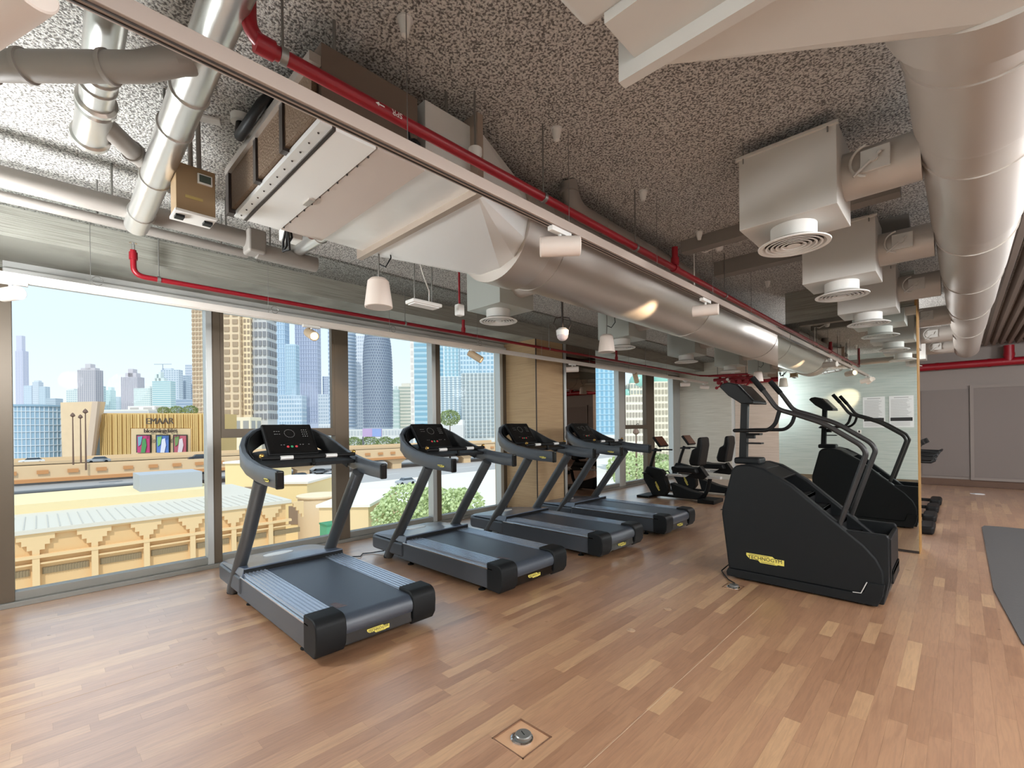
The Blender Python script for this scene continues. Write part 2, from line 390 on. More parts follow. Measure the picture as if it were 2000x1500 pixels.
# ------------------------------------------------------------------ window wall (glass plane at X=-5.95)
WX = -5.95
hd = struct(MB().box(-6.15, -5.93, -.2, 13.1, 2.86, 3.05).build('wall_header', FASCIA))
MB().box(-5.93, -5.86, -.2, 5.9, 2.88, 2.93).build('blind_box', FASCIA, hd, bevel=.015, bseg=3)
MB().box(-5.93, -5.86, 7.67, 12.3, 2.88, 2.93).build('blind_box', FASCIA, hd, bevel=.015, bseg=3)
def bay(n_, y0, y1, mull, transoms, lab=None):
    w = struct(empty('window_%d' % n_, (0, 0, 0)))
    MB().box(WX-.06, WX+.10, y0, y1, 0.0, .045).build('sill', SILL, w, bevel=.004)
    MB().box(WX-.05, WX+.055, y0, y1, .045, .12).build('bottom_rail', SILL, w, bevel=.004)
    MB().box(WX-.05, WX+.06, y0, y1, 2.84, 2.92).build('head_rail', FRAME, w, bevel=.004)
    for (a, b, kind) in mull:
        if kind == 'both':
            mid = a+(b-a)*.42
            MB().box(WX-.06, WX+.075, a, mid, .045, 2.9).build('mullion', FRAMEL, w, bevel=.003)
            MB().box(WX-.06, WX+.06, mid, b, .045, 2.9).build('mullion', FRAME, w, bevel=.003)
        else:
            MB().box(WX-.06, WX+.07, a, b, .045, 2.9).build('mullion', FRAME if kind == 'dark' else FRAMEL, w, bevel=.003)
    ys = sorted([(a, b) for a, b, k in mull]); prev = y0
    edges = [(ys[i][1], ys[i+1][0]) for i in range(len(ys)-1)]
    for a, b in edges:
        if b-a > .1: MB().box(WX-.006, WX+.006, a, b, .11, 2.86).build('pane', GLASS, w)
    for (a, b, z) in transoms:
        MB().box(WX-.05, WX+.07, a, b, z-.05, z+.05).build('transom', FRAME, w, bevel=.003)
        MB().box(WX+.0, WX+.065, a, a+.035, z+.05, 2.86).build('sash_frame', FRAME, w)
        MB().box(WX+.0, WX+.065, b-.035, b, z+.05, 2.86).build('sash_frame', FRAME, w)
        hm = MB().tube([(WX+.09, (a+b)/2-.06, z+.06), (WX+.11, (a+b)/2, z+.085), (WX+.09, (a+b)/2+.05, z+.06)], .008, 8)
        hm.build('window_handle', BLACK, w, smooth=40)
    return w
bay(1, -.24, 5.92, [(-.24, -.15, 'dark'), (1.28, 1.42, 'both'), (2.72, 2.91, 'dark'), (4.27, 4.44, 'both'), (5.74, 5.91, 'both')], [(1.42, 2.72, 1.47)])
bay(2, 7.66, 13.08, [(7.67, 7.75, 'pale'), (9.72, 10.0, 'pale'), (11.1, 11.5, 'dark'), (12.62, 13.07, 'pale')], [(10.0, 11.1, 1.47)])

# ------------------------------------------------------------------ treadmills (local: -x toward the windows, y away from the camera)
def badge(parent, o, xd, yd, w, txt=True, name='badge', bgm=YELLOW):
    """winged plate with lettering; w = width"""
    M = basis(o, xd, yd); h = w*.23
    pts = [(-.5, .5), (.2, .5), (.26, .28), (.5, .28), (.5, -.42), (.34, -.42), (.32, -.5), (-.12, -.5), (-.18, -.22), (-.4, -.22), (-.46, 0), (-.5, .2)]
    mb = MB().prism([(a*w, b*h) for a, b in pts], 'z', 0, .003)
    mb.v = [tuple(M @ Vector(v)) for v in mb.v]
    b = mb.build(name, bgm, parent, label='yellow maker plate with dark lettering')
    if txt:
        text_mesh('TECHNOGYM', w*.145, .001, M @ Matrix.Translation((0, h*.02, .0035)), 'lettering', INK, b)
        u = MB().box(-.42*w, .12*w, h*.36, h*.40, .003, .0042); u.box(-.1*w, .26*w, -h*.38, -h*.34, .003, .0042)
        u.v = [tuple(M @ Vector(v)) for v in u.v]; u.build('lettering_bar', INK, b)
    return b
def make_treadmill(label):
    t = empty('treadmill', (0, 0, 0), label, 'treadmill', 'treadmills in a row along the windows')
    WD = .92
    # frame with side panels
    for k, (a, b) in enumerate(((0.012, .05), (WD-.05, WD-.012))):
        MB().prism([(-.05, .055), (-.05, .245), (-1.62, .245), (-1.62, .055)], 'y', a, b).build('side_panel', CHAR, t, bevel=.008)
    MB().box(-.08, -1.6, .05, WD-.05, .06, .235).build('deck', BLACK, t)
    # lip line along each panel
    for a, b in ((.0, .016), (WD-.016, WD)):
        MB().box(-.06, -1.5, a, b, .232, .246).build('panel_lip', CHROME, t, bevel=.003)
    # front cowl and hood with rounded nose
    def plan(r, x0, x1, y0, y1):
        pts = [(x0, y0)]; pts.append((x0, y1))
        for k in range(7): a = PI/2*k/6; pts.append((x1+r-r*math.sin(a), y1-r+r*math.cos(a)))
        for k in range(7): a = PI/2*k/6; pts.append((x1+r-r*math.cos(a), y0+r-r*math.sin(a)))
        return pts
    MB().prism(plan(.12, -1.50, -2.24, .0, WD), 'z', .075, .235).build('front_cowl', CHAR, t, bevel=.03, bseg=3)
    mb = MB(); P1 = plan(.13, -1.46, -2.2, .005, WD-.005)
    lo = [(x, y, .243) for x, y in P1]; hi = [(x*.99-.005, WD/2+(y-WD/2)*.965, .318 - .075*max(0, (-x-1.5))/.7) for x, y in P1]
    mb.rings([lo, hi]); mb.build('hood', HOOD, t, bevel=.012, bseg=3)
    e_ = MB(); e_.lathe([(.001, 0), (.14, 0), (.14, .006), (.12, .010), (.001, .010)], (0, 0, 0), (0, 0, 1), 28)
    e_.v = [(-1.92+v[0]*.36, WD/2+v[1]*1.0, .273+v[2]-(v[0]*.0)) for v in e_.v]
    e_.build('oval_emblem', GALVB, t, smooth=40)
    MB().box(-1.452, -1.475, .02, WD-.02, .25, .312).build('hood_lip', BLACK, t)
    # belt with the wrap at the rear roller
    prof = [(-1.47, .268), (-.02, .268)] + [(-.02+.075*math.sin(a), .193+.075*math.cos(a)) for a in [PI*k/10 for k in range(1, 8)]] + [(-.05, .14), (-1.47, .235)]
    MB().prism(prof, 'y', .205, WD-.205).build('belt', BELT, t, smooth=30)
    bm2 = MB()
    for k in range(6): bm2.box(-.13-.02*k, -.143-.02*k, .225, .30-.006*k, .2685, .2692)
    bm2.build('belt_print', mat('belt_print', (96, 84, 86), .7), t)
    for a, b in ((.02, .20), (WD-.20, WD-.02)):
        rl = MB().box(-.10, -1.47, a, b, .24, .272)
        for k in range(6):
            y_ = a+.014+k*(b-a-.028)/5
            rl.box(-.10, -1.47, y_-.006, y_+.006, .272, .279)
        rl.build('side_rail', RAIL, t, bevel=.002, bseg=1)
    for a, b, sgn in ((0, .205, 1), (WD-.205, WD, -1)):
        pr = [(-.14, .05), (-.14, .292), (-.01, .292)] + [(-.01+.07*math.sin(k*PI/12), .222+.07*math.cos(k*PI/12)) for k in range(1, 6)] + [(.062, .19), (.055, .10), (.02, .045)]
        MB().prism(pr, 'y', a, b).build('end_cap', CHARD, t, bevel=.012, bseg=3)
    rb = MB().prism([(-.06, .05), (.0, .048), (.035, .07), (.04, .155), (.0, .165), (-.06, .15)], 'y', .2, WD-.2)
    rb.build('rear_bar', BLACKG, t, bevel=.006)
    MB().box(.036, .044, .30, .44, .165, .171).box(.036, .044, .47, .54, .165, .171).build('chrome_strip', CHROME, t)
    badge(t, (.041, WD/2-.02, .112), (0, 1, 0), (0, 0, 1), .17)
    for x in (-.28, -1.45):
        for y in (.07, WD-.07):
            MB().lathe([(.034, 0), (.034, .008), (.012, .02), (.012, .07)], (x, y, 0), (0, 0, 1), 14).build('foot', BLACK, t, smooth=40)
    # posts
    for y in (.045, WD-.045):
        p = MB().tube([(-1.87, y, .03), (-1.83, y, .08), (-1.42, y*.98+.009, .62), (-1.06, y, 1.10)], [.052, .056, .055, .055], 20)
        p.build('post', STEEL, t, smooth=40)
        MB().tube([(-1.90, y, .004), (-1.865, y, .045)], .045, 16).build('post_foot', BLACK, t, smooth=40)
    # horseshoe handrail
    half = [(-.64, .035, 1.135), (-.85, .022, 1.145), (-1.05, .015, 1.165), (-1.25, .012, 1.20), (-1.42, .022, 1.25), (-1.55, .05, 1.31), (-1.65, .105, 1.375), (-1.715, .19, 1.43), (-1.75, .30, 1.465), (-1.765, .40, 1.475)]
    path = half + [(-1.768, WD/2, 1.478)] + [(a, WD-b, c_) for a, b, c_ in half[::-1]]
    N = len(path); secs = []
    for i in range(N):
        g = min(i, N-1-i)/(N//2); hh = .065+.012*g; th = .028-.004*g
        secs.append([(-th, -hh+.014), (-th+.010, -hh), (th-.010, -hh), (th, -hh+.014), (th, hh-.014), (th-.010, hh), (-th+.010, hh), (-th, hh-.014)])
    MB().sweep(path, secs).build('handrail', CHAR, t, smooth=45)
    for y in (.035, WD-.035):
        MB().box(-.645, -.615, y-.030, y+.030, 1.065, 1.20).build('grip_end', BLACKG, t, bevel=.012, bseg=3)
    # dashboard inside the horseshoe
    inner = [(-1.12, .05)] + [(a*.985, b+.03) for a, b, c_ in half[3:]]
    inner = inner + [(a, WD-b) for a, b in inner[::-1]]
    zf = lambda x: 1.215 + max(0, (-x-1.12))*.16
    mb = MB(); mb.rings([[(x, y, zf(x)-.03) for x, y in inner], [(x, y, zf(x)) for x, y in inner]])
    mb.build('dashboard', BLACK, t)
    # black inner face of the horseshoe
    ip = [(a*.982 if a < -1.4 else a+.0, b+.034, c_) for a, b, c_ in half[3:]]; ip = ip + [(a, WD-b, c_) for a, b, c_ in ip[::-1]]
    MB().sweep(ip, [(-.003, -.07), (.003, -.07), (.003, .068), (-.003, .068)]).build('inner_lining', BLACK, t, smooth=45)
    # console screen
    c0 = Vector((-1.46, WD/2, 1.275)); c1 = Vector((-1.67, WD/2, 1.555)); d = (c1-c0); up_ = d.normalized(); nr = Vector((-up_.z, 0, up_.x)); nr = nr if nr.x > 0 else -nr
    sc_ = MB().obox((c0+c1)/2 - nr*.02, (0, .225, 0), d/2, nr*.022)
    scn = sc_.build('console', BLACK, t, bevel=.012, bseg=3)
    MB().obox((c0+c1)/2 + nr*.0035, (0, .205, 0), d*.46, nr*.0015).build('screen', BLACKG, t)
    cc = (c0+c1)/2 + nr*.006
    mk = MB()
    rr = random.Random(3)
    for gx in (-.13, -.11, -.09):
        for gy in (.055, .085): mk.obox(cc + Vector((0, gx, 0)) + up_*gy, (0, .006, 0), up_*.0025, nr*.0006)
    for gx in (.12, .14, .16):
        for gy in (.10, .075, .05, .025): mk.obox(cc + Vector((0, gx, 0)) + up_*gy, (0, .004, 0), up_*.004, nr*.0006)
    for gx in (-.10, -.075, .07, .095, .15): mk.obox(cc + Vector((0, gx, 0)) - up_*.07, (0, .006, 0), up_*.0025, nr*.0006)
    for k in range(20):
        a = 2*PI*k/20; mk.obox(cc + Vector((0, .045*math.cos(a), 0)) + up_*(.06+.045*math.sin(a)), (0, .003, 0), up_*.003, nr*.0006)
    mk.build('display_marks', mat('display_marks', (120, 120, 118), .6), t)
    for dy, rgb, nm in ((-.045, (190, 60, 66), 'red_button'), (-.01, (52, 140, 96), 'green_button'), (.03, (170, 56, 60), 'red_button')):
        MB().lathe([(.012, 0), (.012, .003), (.008, .005), (.001, .005)], tuple(cc+Vector((0, dy, 0))-up_*.092), tuple(nr), 14).build('button', mat(nm, rgb, .5), t, smooth=40)
    # sensor bar, knobs, cup clamps
    MB().tube([(-1.10, .06, 1.27), (-1.085, WD/2, 1.265), (-1.10, WD-.06, 1.27)], .017, 12).build('sensor_bar', BLACK, t, smooth=40)
    for a, b in ((.20, .30), (.58, .68)):
        MB().tube([(-1.085, a, 1.268), (-1.085, b, 1.268)], .0185, 12).build('hand_sensor', GALVB, t, smooth=40)
    for y in (.065, WD-.065):
        MB().lathe([(.018, 0), (.018, .02), (.012, .026), (.001, .026)], (-1.115, y, 1.282), (.6, 0, .8), 14).build('knob', BRASS, t, smooth=40)
    MB().tube([(-1.11, WD/2+.02, 1.25), (-1.10, WD/2+.02, 1.21)], .014, 10).sphere((-1.10, WD/2+.02, 1.205), .02).build('safety_clip', BLACK, t, smooth=40)
    # small badge on the near arm
    badge(t, (-.78, .0015-.008, 1.125), (1, 0, 0), (0, 0, 1), .10, True)
    return t
TM = make_treadmill('black treadmill nearest the camera, in front of the second window pane')
TM.location = (-2.96, 1.20, 0)
for (x, y, lab) in ((-2.92, 2.79, 'black treadmill second from the camera with a cable at its front corner'),
                    (-2.91, 4.33, 'black treadmill third from the camera, in front of the beige column'),
                    (-2.87, 5.80, 'black treadmill farthest from the camera, its belt end nearest the stair climber')):
    copy_tree(TM, None, (x, y, 0), lab)

# ------------------------------------------------------------------ stair climber
def make_climber():
    t = empty('stair_climber', (0, 0, 0), 'black stair climbing machine with tall curved handrails beside the wall mirror', 'stair climber')
    Y0, Y1 = 4.72, 5.40
    def arc(c, r, a0, a1, k): return [(c[0]+r*math.cos(a0+(a1-a0)*i/k), c[1]+r*math.sin(a0+(a1-a0)*i/k)) for i in range(k+1)]
    body = [(-1.655, .085), (-1.715, .62), (-1.71, .68), (-1.615, 1.06), (-1.575, 1.105), (-1.45, 1.115), (-1.33, 1.085), (-1.22, 1.02), (-1.10, .945), (-.71, .605), (-.585, .50), (-.50, .40), (-.455, .30), (-.45, .20), (-.47, .085)]
    MB().prism(body, 'y', Y0, Y0+.10).build('side_shell', CHARD, t, bevel=.022, bseg=3)
    MB().prism(body, 'y', Y1-.10, Y1).build('side_shell', CHARD, t, bevel=.022, bseg=3)
    # nose between the shells
    nose = [(-1.64, .085), (-1.70, .62), (-1.70, .68), (-1.605, 1.055), (-1.57, 1.10), (-1.45, 1.11), (-1.34, 1.08), (-1.30, .9), (-1.40, .2)]
    MB().prism(nose, 'y', Y0+.09, Y1-.09).build('nose_cover', CHARD, t, bevel=.015)
    MB().box(-1.722, -1.55, Y0-.003, Y1+.003, .655, .660).build('cover_seam', BLACK, t)
    # steps
    n_ = 6
    for k in range(n_):
        x0 = -1.24 + k*.125; z = .93 - k*.108
        MB().box(x0, x0+.21, Y0+.105, Y1-.105, z-.13, z-.09).box(x0+.19, x0+.21, Y0+.105, Y1-.105, z-.20, z-.09).build('step', BLACK, t, bevel=.005)
    MB().prism([(-1.38, .9), (-1.38, .1), (-.5, .1), (-.52, .25)], 'y', Y0+.11, Y1-.11).build('inner_body', RUBBER, t)
    MB().obox((-1.29, (Y0+Y1)/2, 1.035), (.09, 0, -.045), (0, .24, 0), (.005, 0, .01)).build('top_tray', BLACK, t, bevel=.004)
    # tail
    tail = [(-.72, .60), (-.44, .595), (-.425, .575), (-.425, .22), (-.46, .03), (-.50, .03), (-.56, .40)]
    for a, b in ((Y0+.01, Y0+.07), (Y1-.07, Y1-.01)):
        MB().prism(tail, 'y', a, b).build('tail_shell', CHARD, t, bevel=.01)
    MB().prism([(-.46, .03), (-.415, .22), (-.415, .56), (-.45, .56), (-.50, .2)], 'y', Y0+.06, Y1-.06).build('tail_panel', BLACK, t, bevel=.008)
    # base skirt
    sk = [(-1.665, .02), (-1.67, .06), (-1.655, .095), (-.62, .095), (-.59, .11), (-.56, .20), (-.45, .20), (-.465, .10), (-.50, .015)]
    MB().prism(sk, 'y', Y0-.012, Y0+.03).build('base_skirt', CHARD, t, bevel=.006)
    MB().prism(sk, 'y', Y1-.03, Y1+.012).build('base_skirt', CHARD, t, bevel=.006)
    MB().box(-1.62, -.52, Y0+.03, Y1-.03, .012, .10).build('base_pan', BLACK, t)
    MB().tube([(-.66, Y0-.014, .098), (-.605, Y0-.014, .103), (-.565, Y0-.014, .20)], .004, 6).build('trim_line', GALVB, t, smooth=40)
    for x in (-1.5, -.62):
        for y in (Y0+.06, Y1-.06): MB().lathe([(.03, 0), (.03, .012)], (x, y, 0), (0, 0, 1), 14).build('foot', BLACK, t)
    badge(t, (-1.325, Y0-.0105+.0015, .238), (1, 0, 0), (0, 0, 1), .32).location = (0, .003, 0)
    YC = (Y0+Y1)/2 - .0
    # console column
    MB().box(-1.67, -1.43, YC-.11, YC+.11, 1.10, 1.165).build('column_collar', CHARD, t, bevel=.02, bseg=3)
    MB().prism([(-1.645, 1.15), (-1.575, 1.15), (-1.555, 1.74), (-1.62, 1.74)], 'y', YC-.035, YC+.035).build('console_column', BLACK, t, bevel=.006)
    MB().box(-1.575, -1.50, YC-.03, YC+.03, 1.355, 1.40).box(-1.575, -1.43, YC-.05, YC+.05, 1.30, 1.315).box(-1.575, -1.44, YC-.05, YC+.05, 1.39, 1.41).build('bottle_holder', BLACK, t, bevel=.004)
    prof = [(-1.765, 1.885), (-1.74, 1.915), (-1.68, 1.925), (-1.60, 1.90), (-1.445, 1.72), (-1.445, 1.70), (-1.56, 1.705), (-1.68, 1.79)]
    MB().prism(prof, 'y', YC-.22, YC+.22).build('console', BLACK, t, bevel=.012, bseg=3)
    MB().obox((-1.518, YC, 1.812), (.070, 0, -.082), (0, .19, 0), (.0035, 0, .003)).build('screen', BLACKG, t)
    # long handrails
    def smooth_path(pts, k=5):
        out = [Vector(pts[0])]
        for i in range(1, len(pts)-1):
            a, b, c_ = Vector(pts[i-1]), Vector(pts[i]), Vector(pts[i+1])
            r = min(.07, (b-a).length*.45, (c_-b).length*.45); p0 = b+(a-b).normalized()*r; p1 = b+(c_-b).normalized()*r
            for j in range(k+1):
                u = j/k; out.append(p0*(1-u)**2 + b*2*u*(1-u) + p1*u*u)
        out.append(Vector(pts[-1])); return out
    for y in (Y0+.05, Y1-.05):
        P_ = [(-.765, y, .60), (-.565, y, 1.25), (-.60, y, 1.315), (-.86, y, 1.50), (-1.10, y, 1.595), (-1.22, y, 1.635), (-1.33, y, 1.81), (-1.42, y, 1.935)]
        MB().tube(smooth_path(P_), .0215, 14).build('handrail', STEELD, t, smooth=50)
        MB().tube([(-1.335, y, 1.815), (-1.43, y, 1.945)], .0255, 14).build('grip', RUBBER, t, smooth=50)
        P2 = [(-1.20, y, 1.63), (-1.235, y, 1.50), (-1.30, y, 1.44), (-1.60, y, 1.44)]
        MB().tube(smooth_path(P2), .018, 12).build('support_tube', BLACK, t, smooth=50)
        MB().lathe([(.035, 0), (.035, .02), (.024, .035)], (-.765, y, .595), (.25, 0, 1), 14).build('rail_flange', BLACK, t, smooth=40)
    MB().tube([(-1.595, Y0+.05, 1.44), (-1.62, Y0+.12, 1.44), (-1.625, YC, 1.44), (-1.62, Y1-.12, 1.44), (-1.595, Y1-.05, 1.44)], .018, 12).build('cross_tube', BLACK, t, smooth=50)
    return t
make_climber()
# ------------------------------------------------------------------ recumbent bikes (local x 0 at the front foot toward the windows)
def make_recumbent(label):
    t = empty('recumbent_bike', (0, 0, 0), label, 'exercise bike', 'recumbent bikes by the far windows')
    YW = .16
    MB().prism([(.03, .46), (.12, .64), (.20, .63), (.44, .58), (.50, .50), (.53, .38), (.58, .26), (.58, .15), (.50, .05), (.24, .03), (.17, .16), (.04, .36)], 'y', -YW/2, YW/2).build('flywheel_housing', CHARD, t, bevel=.02, bseg=3)
    MB().box(-.02, .26, -.27, .27, .0, .045).build('front_foot', BLACK, t, bevel=.012)
    MB().box(1.25, 1.57, -.24, .24, .0, .075).build('rear_foot', BLACK, t, bevel=.015)
    MB().box(.24, 1.35, -.045, .045, .03, .075).build('base_beam', CHARD, t, bevel=.008)
    MB().prism([(.64, .33), (.72, .05), (1.20, .04), (1.30, .16), (1.05, .20), (.80, .28)], 'y', -.11, .11).build('step_shell', CHARD, t, bevel=.02, bseg=3)
    MB().tube([(1.2, 0, .06), (1.30, 0, .12), (1.36, 0, .25), (1.42, 0, .50)], .038, 12).build('seat_post', BLACK, t, smooth=40)
    MB().box(.60, 1.62, -.05, .05, .46, .51).build('seat_rail', GALVB, t, bevel=.006)
    MB().prism([(.72, .60), (.72, .68), (.84, .66), (1.20, .66), (1.24, .56), (.8, .56)], 'y', -.22, .22).build('seat', BLACK, t, bevel=.03, bseg=3)
    MB().prism([(1.10, .56), (1.24, .70), (1.38, .50), (1.30, .44), (.95, .46)], 'y', -.08, .08).build('seat_bracket', BLACK, t, bevel=.01)
    MB().prism([(1.09, .71), (1.07, .80), (1.13, 1.02), (1.22, 1.06), (1.25, 1.26), (1.33, 1.26), (1.34, 1.10), (1.27, .70)], 'y', -.2, .2).build('backrest', BLACK, t, bevel=.04, bseg=3)
    MB().tube([(.16, 0, .60), (.22, 0, .80), (.30, 0, 1.02)], .032, 12).build('console_post', BLACK, t, smooth=40)
    MB().obox((.40, 0, 1.16), (.075, 0, -.10), (0, .19, 0), (.02, 0, .014)).build('console', BLACK, t, bevel=.012)
    MB().obox((.42, 0, 1.175), (.068, 0, -.09), (0, .17, 0), (.004, 0, .003)).build('screen', mat('brown_screen', (92, 56, 42), .2), t)
    for s in (-1, 1):
        MB().tube([(.26, 0, .99), (.30, s*.2, .985), (.54, s*.25, .985)], .015, 10).build('handlebar', BLACK, t, smooth=40)
        MB().tube([(.95, s*.24, .52), (.66, s*.26, .52), (.64, s*.26, .49)], .014, 10).build('seat_handle', GALVB, t, smooth=40)
        MB().tube([(.26, s*.09, .40), (.26+s*.13, s*.11, .40-s*.11)], .016, 8).build('crank', BLACK, t, smooth=40)
        MB().box(.26+s*.13-.05, .26+s*.13+.05, s*.12, s*.21, .38-s*.11, .41-s*.11).build('pedal', BLACK, t, bevel=.006)
    MB().tube([(.50, 0, .55), (.56, 0, .56), (.60, 0, .50)], .012, 8).build('cable_loop', BLACK, t, smooth=40)
    badge(t, (.36, -YW/2-.004, .24), (.5, 0, -.87), (.87, 0, .5), .20)
    return t
RB = make_recumbent('black recumbent bike nearer the camera, just past the farthest treadmill'); RB.location = (-4.90, 9.05, 0)
copy_tree(RB, None, (-4.82, 10.25, 0), 'black recumbent bike standing behind the first, closer to the far wall')
# ------------------------------------------------------------------ upright bikes behind the mirror wall
def make_upright(label):
    t = empty('upright_bike', (0, 0, 0), label, 'exercise bike', 'upright bikes behind the mirror wall')
    MB().prism([(-.95, .30), (-.92, .55), (-.70, .66), (-.40, .60), (-.28, .42), (-.30, .22), (-.45, .08), (-.80, .06)], 'y', -.09, .09).build('flywheel_housing', CHARD, t, bevel=.025, bseg=3)
    for x, nm in ((-.07, 'front_foot'), (-1.10, 'rear_foot')):
        MB().box(x-.09, x+.07, -.26, .26, 0, .115).build(nm, BLACK, t, bevel=.04, bseg=3)
    MB().box(-1.10, -.07, -.04, .04, .04, .09).build('base_beam', CHARD, t, bevel=.008)
    MB().tube([(-.42, 0, .55), (-.30, 0, .98)], .03, 12).build('console_post', BLACK, t, smooth=40)
    MB().obox((-.24, 0, 1.14), (.06, 0, .03), (0, .16, 0), (-.02, 0, .04)).build('console', BLACK, t, bevel=.01)
    for s in (-1, 1):
        MB().tube([(-.32, 0, .97), (-.30, s*.22, .97), (-.03, s*.24, .965), (.01, s*.2, .99)], .016, 10).build('handlebar', BLACK, t, smooth=40)
        MB().tube([(-.62, s*.09, .32), (-.62+s*.12, s*.11, .32+s*.1)], .016, 8).build('crank', BLACK, t, smooth=40)
        MB().box(-.62+s*.12-.05, -.62+s*.12+.05, s*.12, s*.21, .31+s*.1, .34+s*.1).build('pedal', BLACK, t, bevel=.006)
    MB().tube([(-.85, 0, .55), (-.95, 0, .86)], .025, 12).build('seat_post', STEEL, t, smooth=40)
    MB().prism([(-1.12, -.10), (-1.12, .10), (-.98, .11), (-.82, .03), (-.82, -.03), (-.98, -.11)], 'z', .86, .92).build('saddle', BLACK, t, bevel=.02)
    return t
UB = make_upright('black exercise bike whose foot peeps out nearest the mirror wall edge'); UB.location = (-.27, 8.5, 0)
for k, (x, lab) in enumerate(((-.28, 'black exercise bike second in the row behind the mirror wall'), (-.28, 'black exercise bike third in the row behind the mirror wall'), (-.27, 'black exercise bike last in the row behind the mirror wall'))):
    copy_tree(UB, None, (x, 9.5+k*.98, 0), lab)

# ------------------------------------------------------------------ floor boxes, discs, cables, mat
def floor_box(x, y, s, label, lid=True):
    t = empty('floor_socket', (x, y, 0), label, 'floor socket')
    fr = MB(); w = s/2
    for a, b, c_, d in ((-w, w, -w, -w+.006), (-w, w, w-.006, w), (-w, -w+.006, -w, w), (w-.006, w, -w, w)): fr.box(a, b, c_, d, -.02, .003)
    fr.build('frame', mat('brown_metal_frame', (150, 116, 94), .35, .5), t)
    MB().box(-w+.006, w-.006, -w+.006, w-.006, -.02, -.0035).build('infill', mat('infill_wood', (200, 158, 124), .4), t)
    MB().lathe([(.042, 0), (.055, 0), (.055, .008), (.047, .012), (.042, .008)], (.0, .0, -.006), (0, 0, 1), 32).build('ring', CHROME, t, smooth=40)
    MB().lathe([(.040, 0), (.040, .022), (.036, .026), (.001, .026)], (.005, .005, -.004), (0, 0, 1), 32).build('lid', mat('lid_grey', (142, 142, 140), .35, .6), t, smooth=40)
    MB().tube([(-.012, .01, .0225), (.016, -.0, .0225)], .0022, 6).build('lid_slot', BLACK, t)
    return t
floor_box(-1.534, 1.6175, .206, 'square brass framed floor box with round grey lid in the open foreground floor')
floor_box(-1.525, 4.47, .15, 'small round lidded floor socket beside the stair climber base')
def disc(x, y, lab):
    tag(MB().lathe([(.03, 0), (.03, .002), (.026, .003), (.001, .003)], (x, y, .0005), (0, 0, 1), 24).build('floor_disc', mat('disc_beige', (190, 158, 130), .35), None, smooth=40), lab, 'floor plug')
disc(-1.75, 3.02, 'small round floor plug nearer the foreground floor box'); disc(-1.73, 3.57, 'small round floor plug nearer the stair climber')
cb = MB().tube([(-1.64, 4.98, .09), (-1.74, 4.96, .05), (-1.77, 4.86, .01), (-1.70, 4.74, .01), (-1.62, 4.62, .01), (-1.53, 4.52, .02)], .006, 8)
tag(cb.build('power_cable', BLACK, None, smooth=40), 'black power cable from the stair climber base to its floor socket', 'cable')
pts = [(-5.0, 2.9, .03), (-5.1, 2.80, .01), (-5.15, 2.70, .01), (-5.05, 2.62, .012), (-5.15, 2.50, .01), (-5.25, 2.35, .01), (-5.12, 2.25, .01), (-5.02, 2.2, .02)]
tag(MB().tube(pts, .006, 8).build('power_cable', BLACK, None, smooth=40), 'black cable lying on the floor between the two nearest treadmills', 'cable')
# rubber mat
mt = [(.19, 5.9), (.19, 9.3), (.22, 9.45), (.4, 9.5), (4.5, 9.5), (4.5, 3.6), (.75, 3.6), (.45, 3.95), (.28, 4.6)]
tag(MB().prism(mt, 'z', 0.0005, .008).build('rubber_mat', mat('grey_rubber_mat', (84, 82, 82), .8, 0, (60, .1))), 'large dark grey rubber mat on the floor at the right edge', 'mat')
ppr = MB().prism([(.0, 0), (.10, .05), (.16, -.09), (.02, -.15), (-.06, -.05)], 'z', .001, .01)
o = ppr.build('crumpled_paper', PAPER, None); o.location = (.17, 13.6, 0); tag(o, 'small scrap of white paper on the far floor by the grey panels', 'paper')
MB
# ------------------------------------------------------------------ posters on the back wall (seen in the mirror)
def poster(x0, x1, label):
    t = empty('poster', ((x0+x1)/2, -.695, 1.77), label, 'poster', 'posters on the back wall')
    w = (x1-x0)/2
    MB().box(-w, w, -.003, .003, -.39, .38).build('sheet', PAPER, t)
    p = MB(); rr = random.Random(int(x0*100))
    p.box(-w*.6, w*.6, .003, .0045, .33, .345)
    for k in range(22):
        z = .29 - k*.021
        p.box(-w*.86, w*rr.uniform(.4, .86), .003, .0045, z, z+.006)
    for k in range(5): p.box(-w*.86, w*.7, .003, .0045, -.27-k*.02, -.265-k*.02)
    p.build('printed_lines', PAPERINK, t)
    MB().box(-w*.9, w*.9, .003, .005, -.235, -.15).build('black_band', PAPERBAND, t)
poster(-1.80, -1.36, 'white notice sheet with black band, farther from the mirror edge'); poster(-1.28, -.82, 'white notice sheet with black band, nearer the plywood mirror edge')
sw = empty('wall_switch', (-1.88, -.69, 1.28), 'small white switch plate under the notice sheets', 'switch')
MB().box(-.045, .045, -.006, .006, -.045, .045).build('plate', WHITE, sw, bevel=.003); MB().box(-.015, .015, .006, .011, -.025, .025).build('rocker', BLACK, sw)
# ------------------------------------------------------------------ ceiling services
def vband(m_, path, pos, r, w=.02):
    pass
def band(parent, c, ax, r, w=.025, m_=None, name='band'):
    a = Vector(ax).normalized()
    MB().lathe([(r, -w/2), (r+.006, -w/2), (r+.006, w/2), (r, w/2)], c, a, 28).build(name, m_ or parent.children[0].data.materials[0] if parent.children else GALV, parent, smooth=40)
def rod(parent, x, y, z0, r=.006, z1=H, name='hanger_rod'):
    return MB().tube([(x, y, z0), (x, y, z1)], r, 8).build(name, ROD, parent)

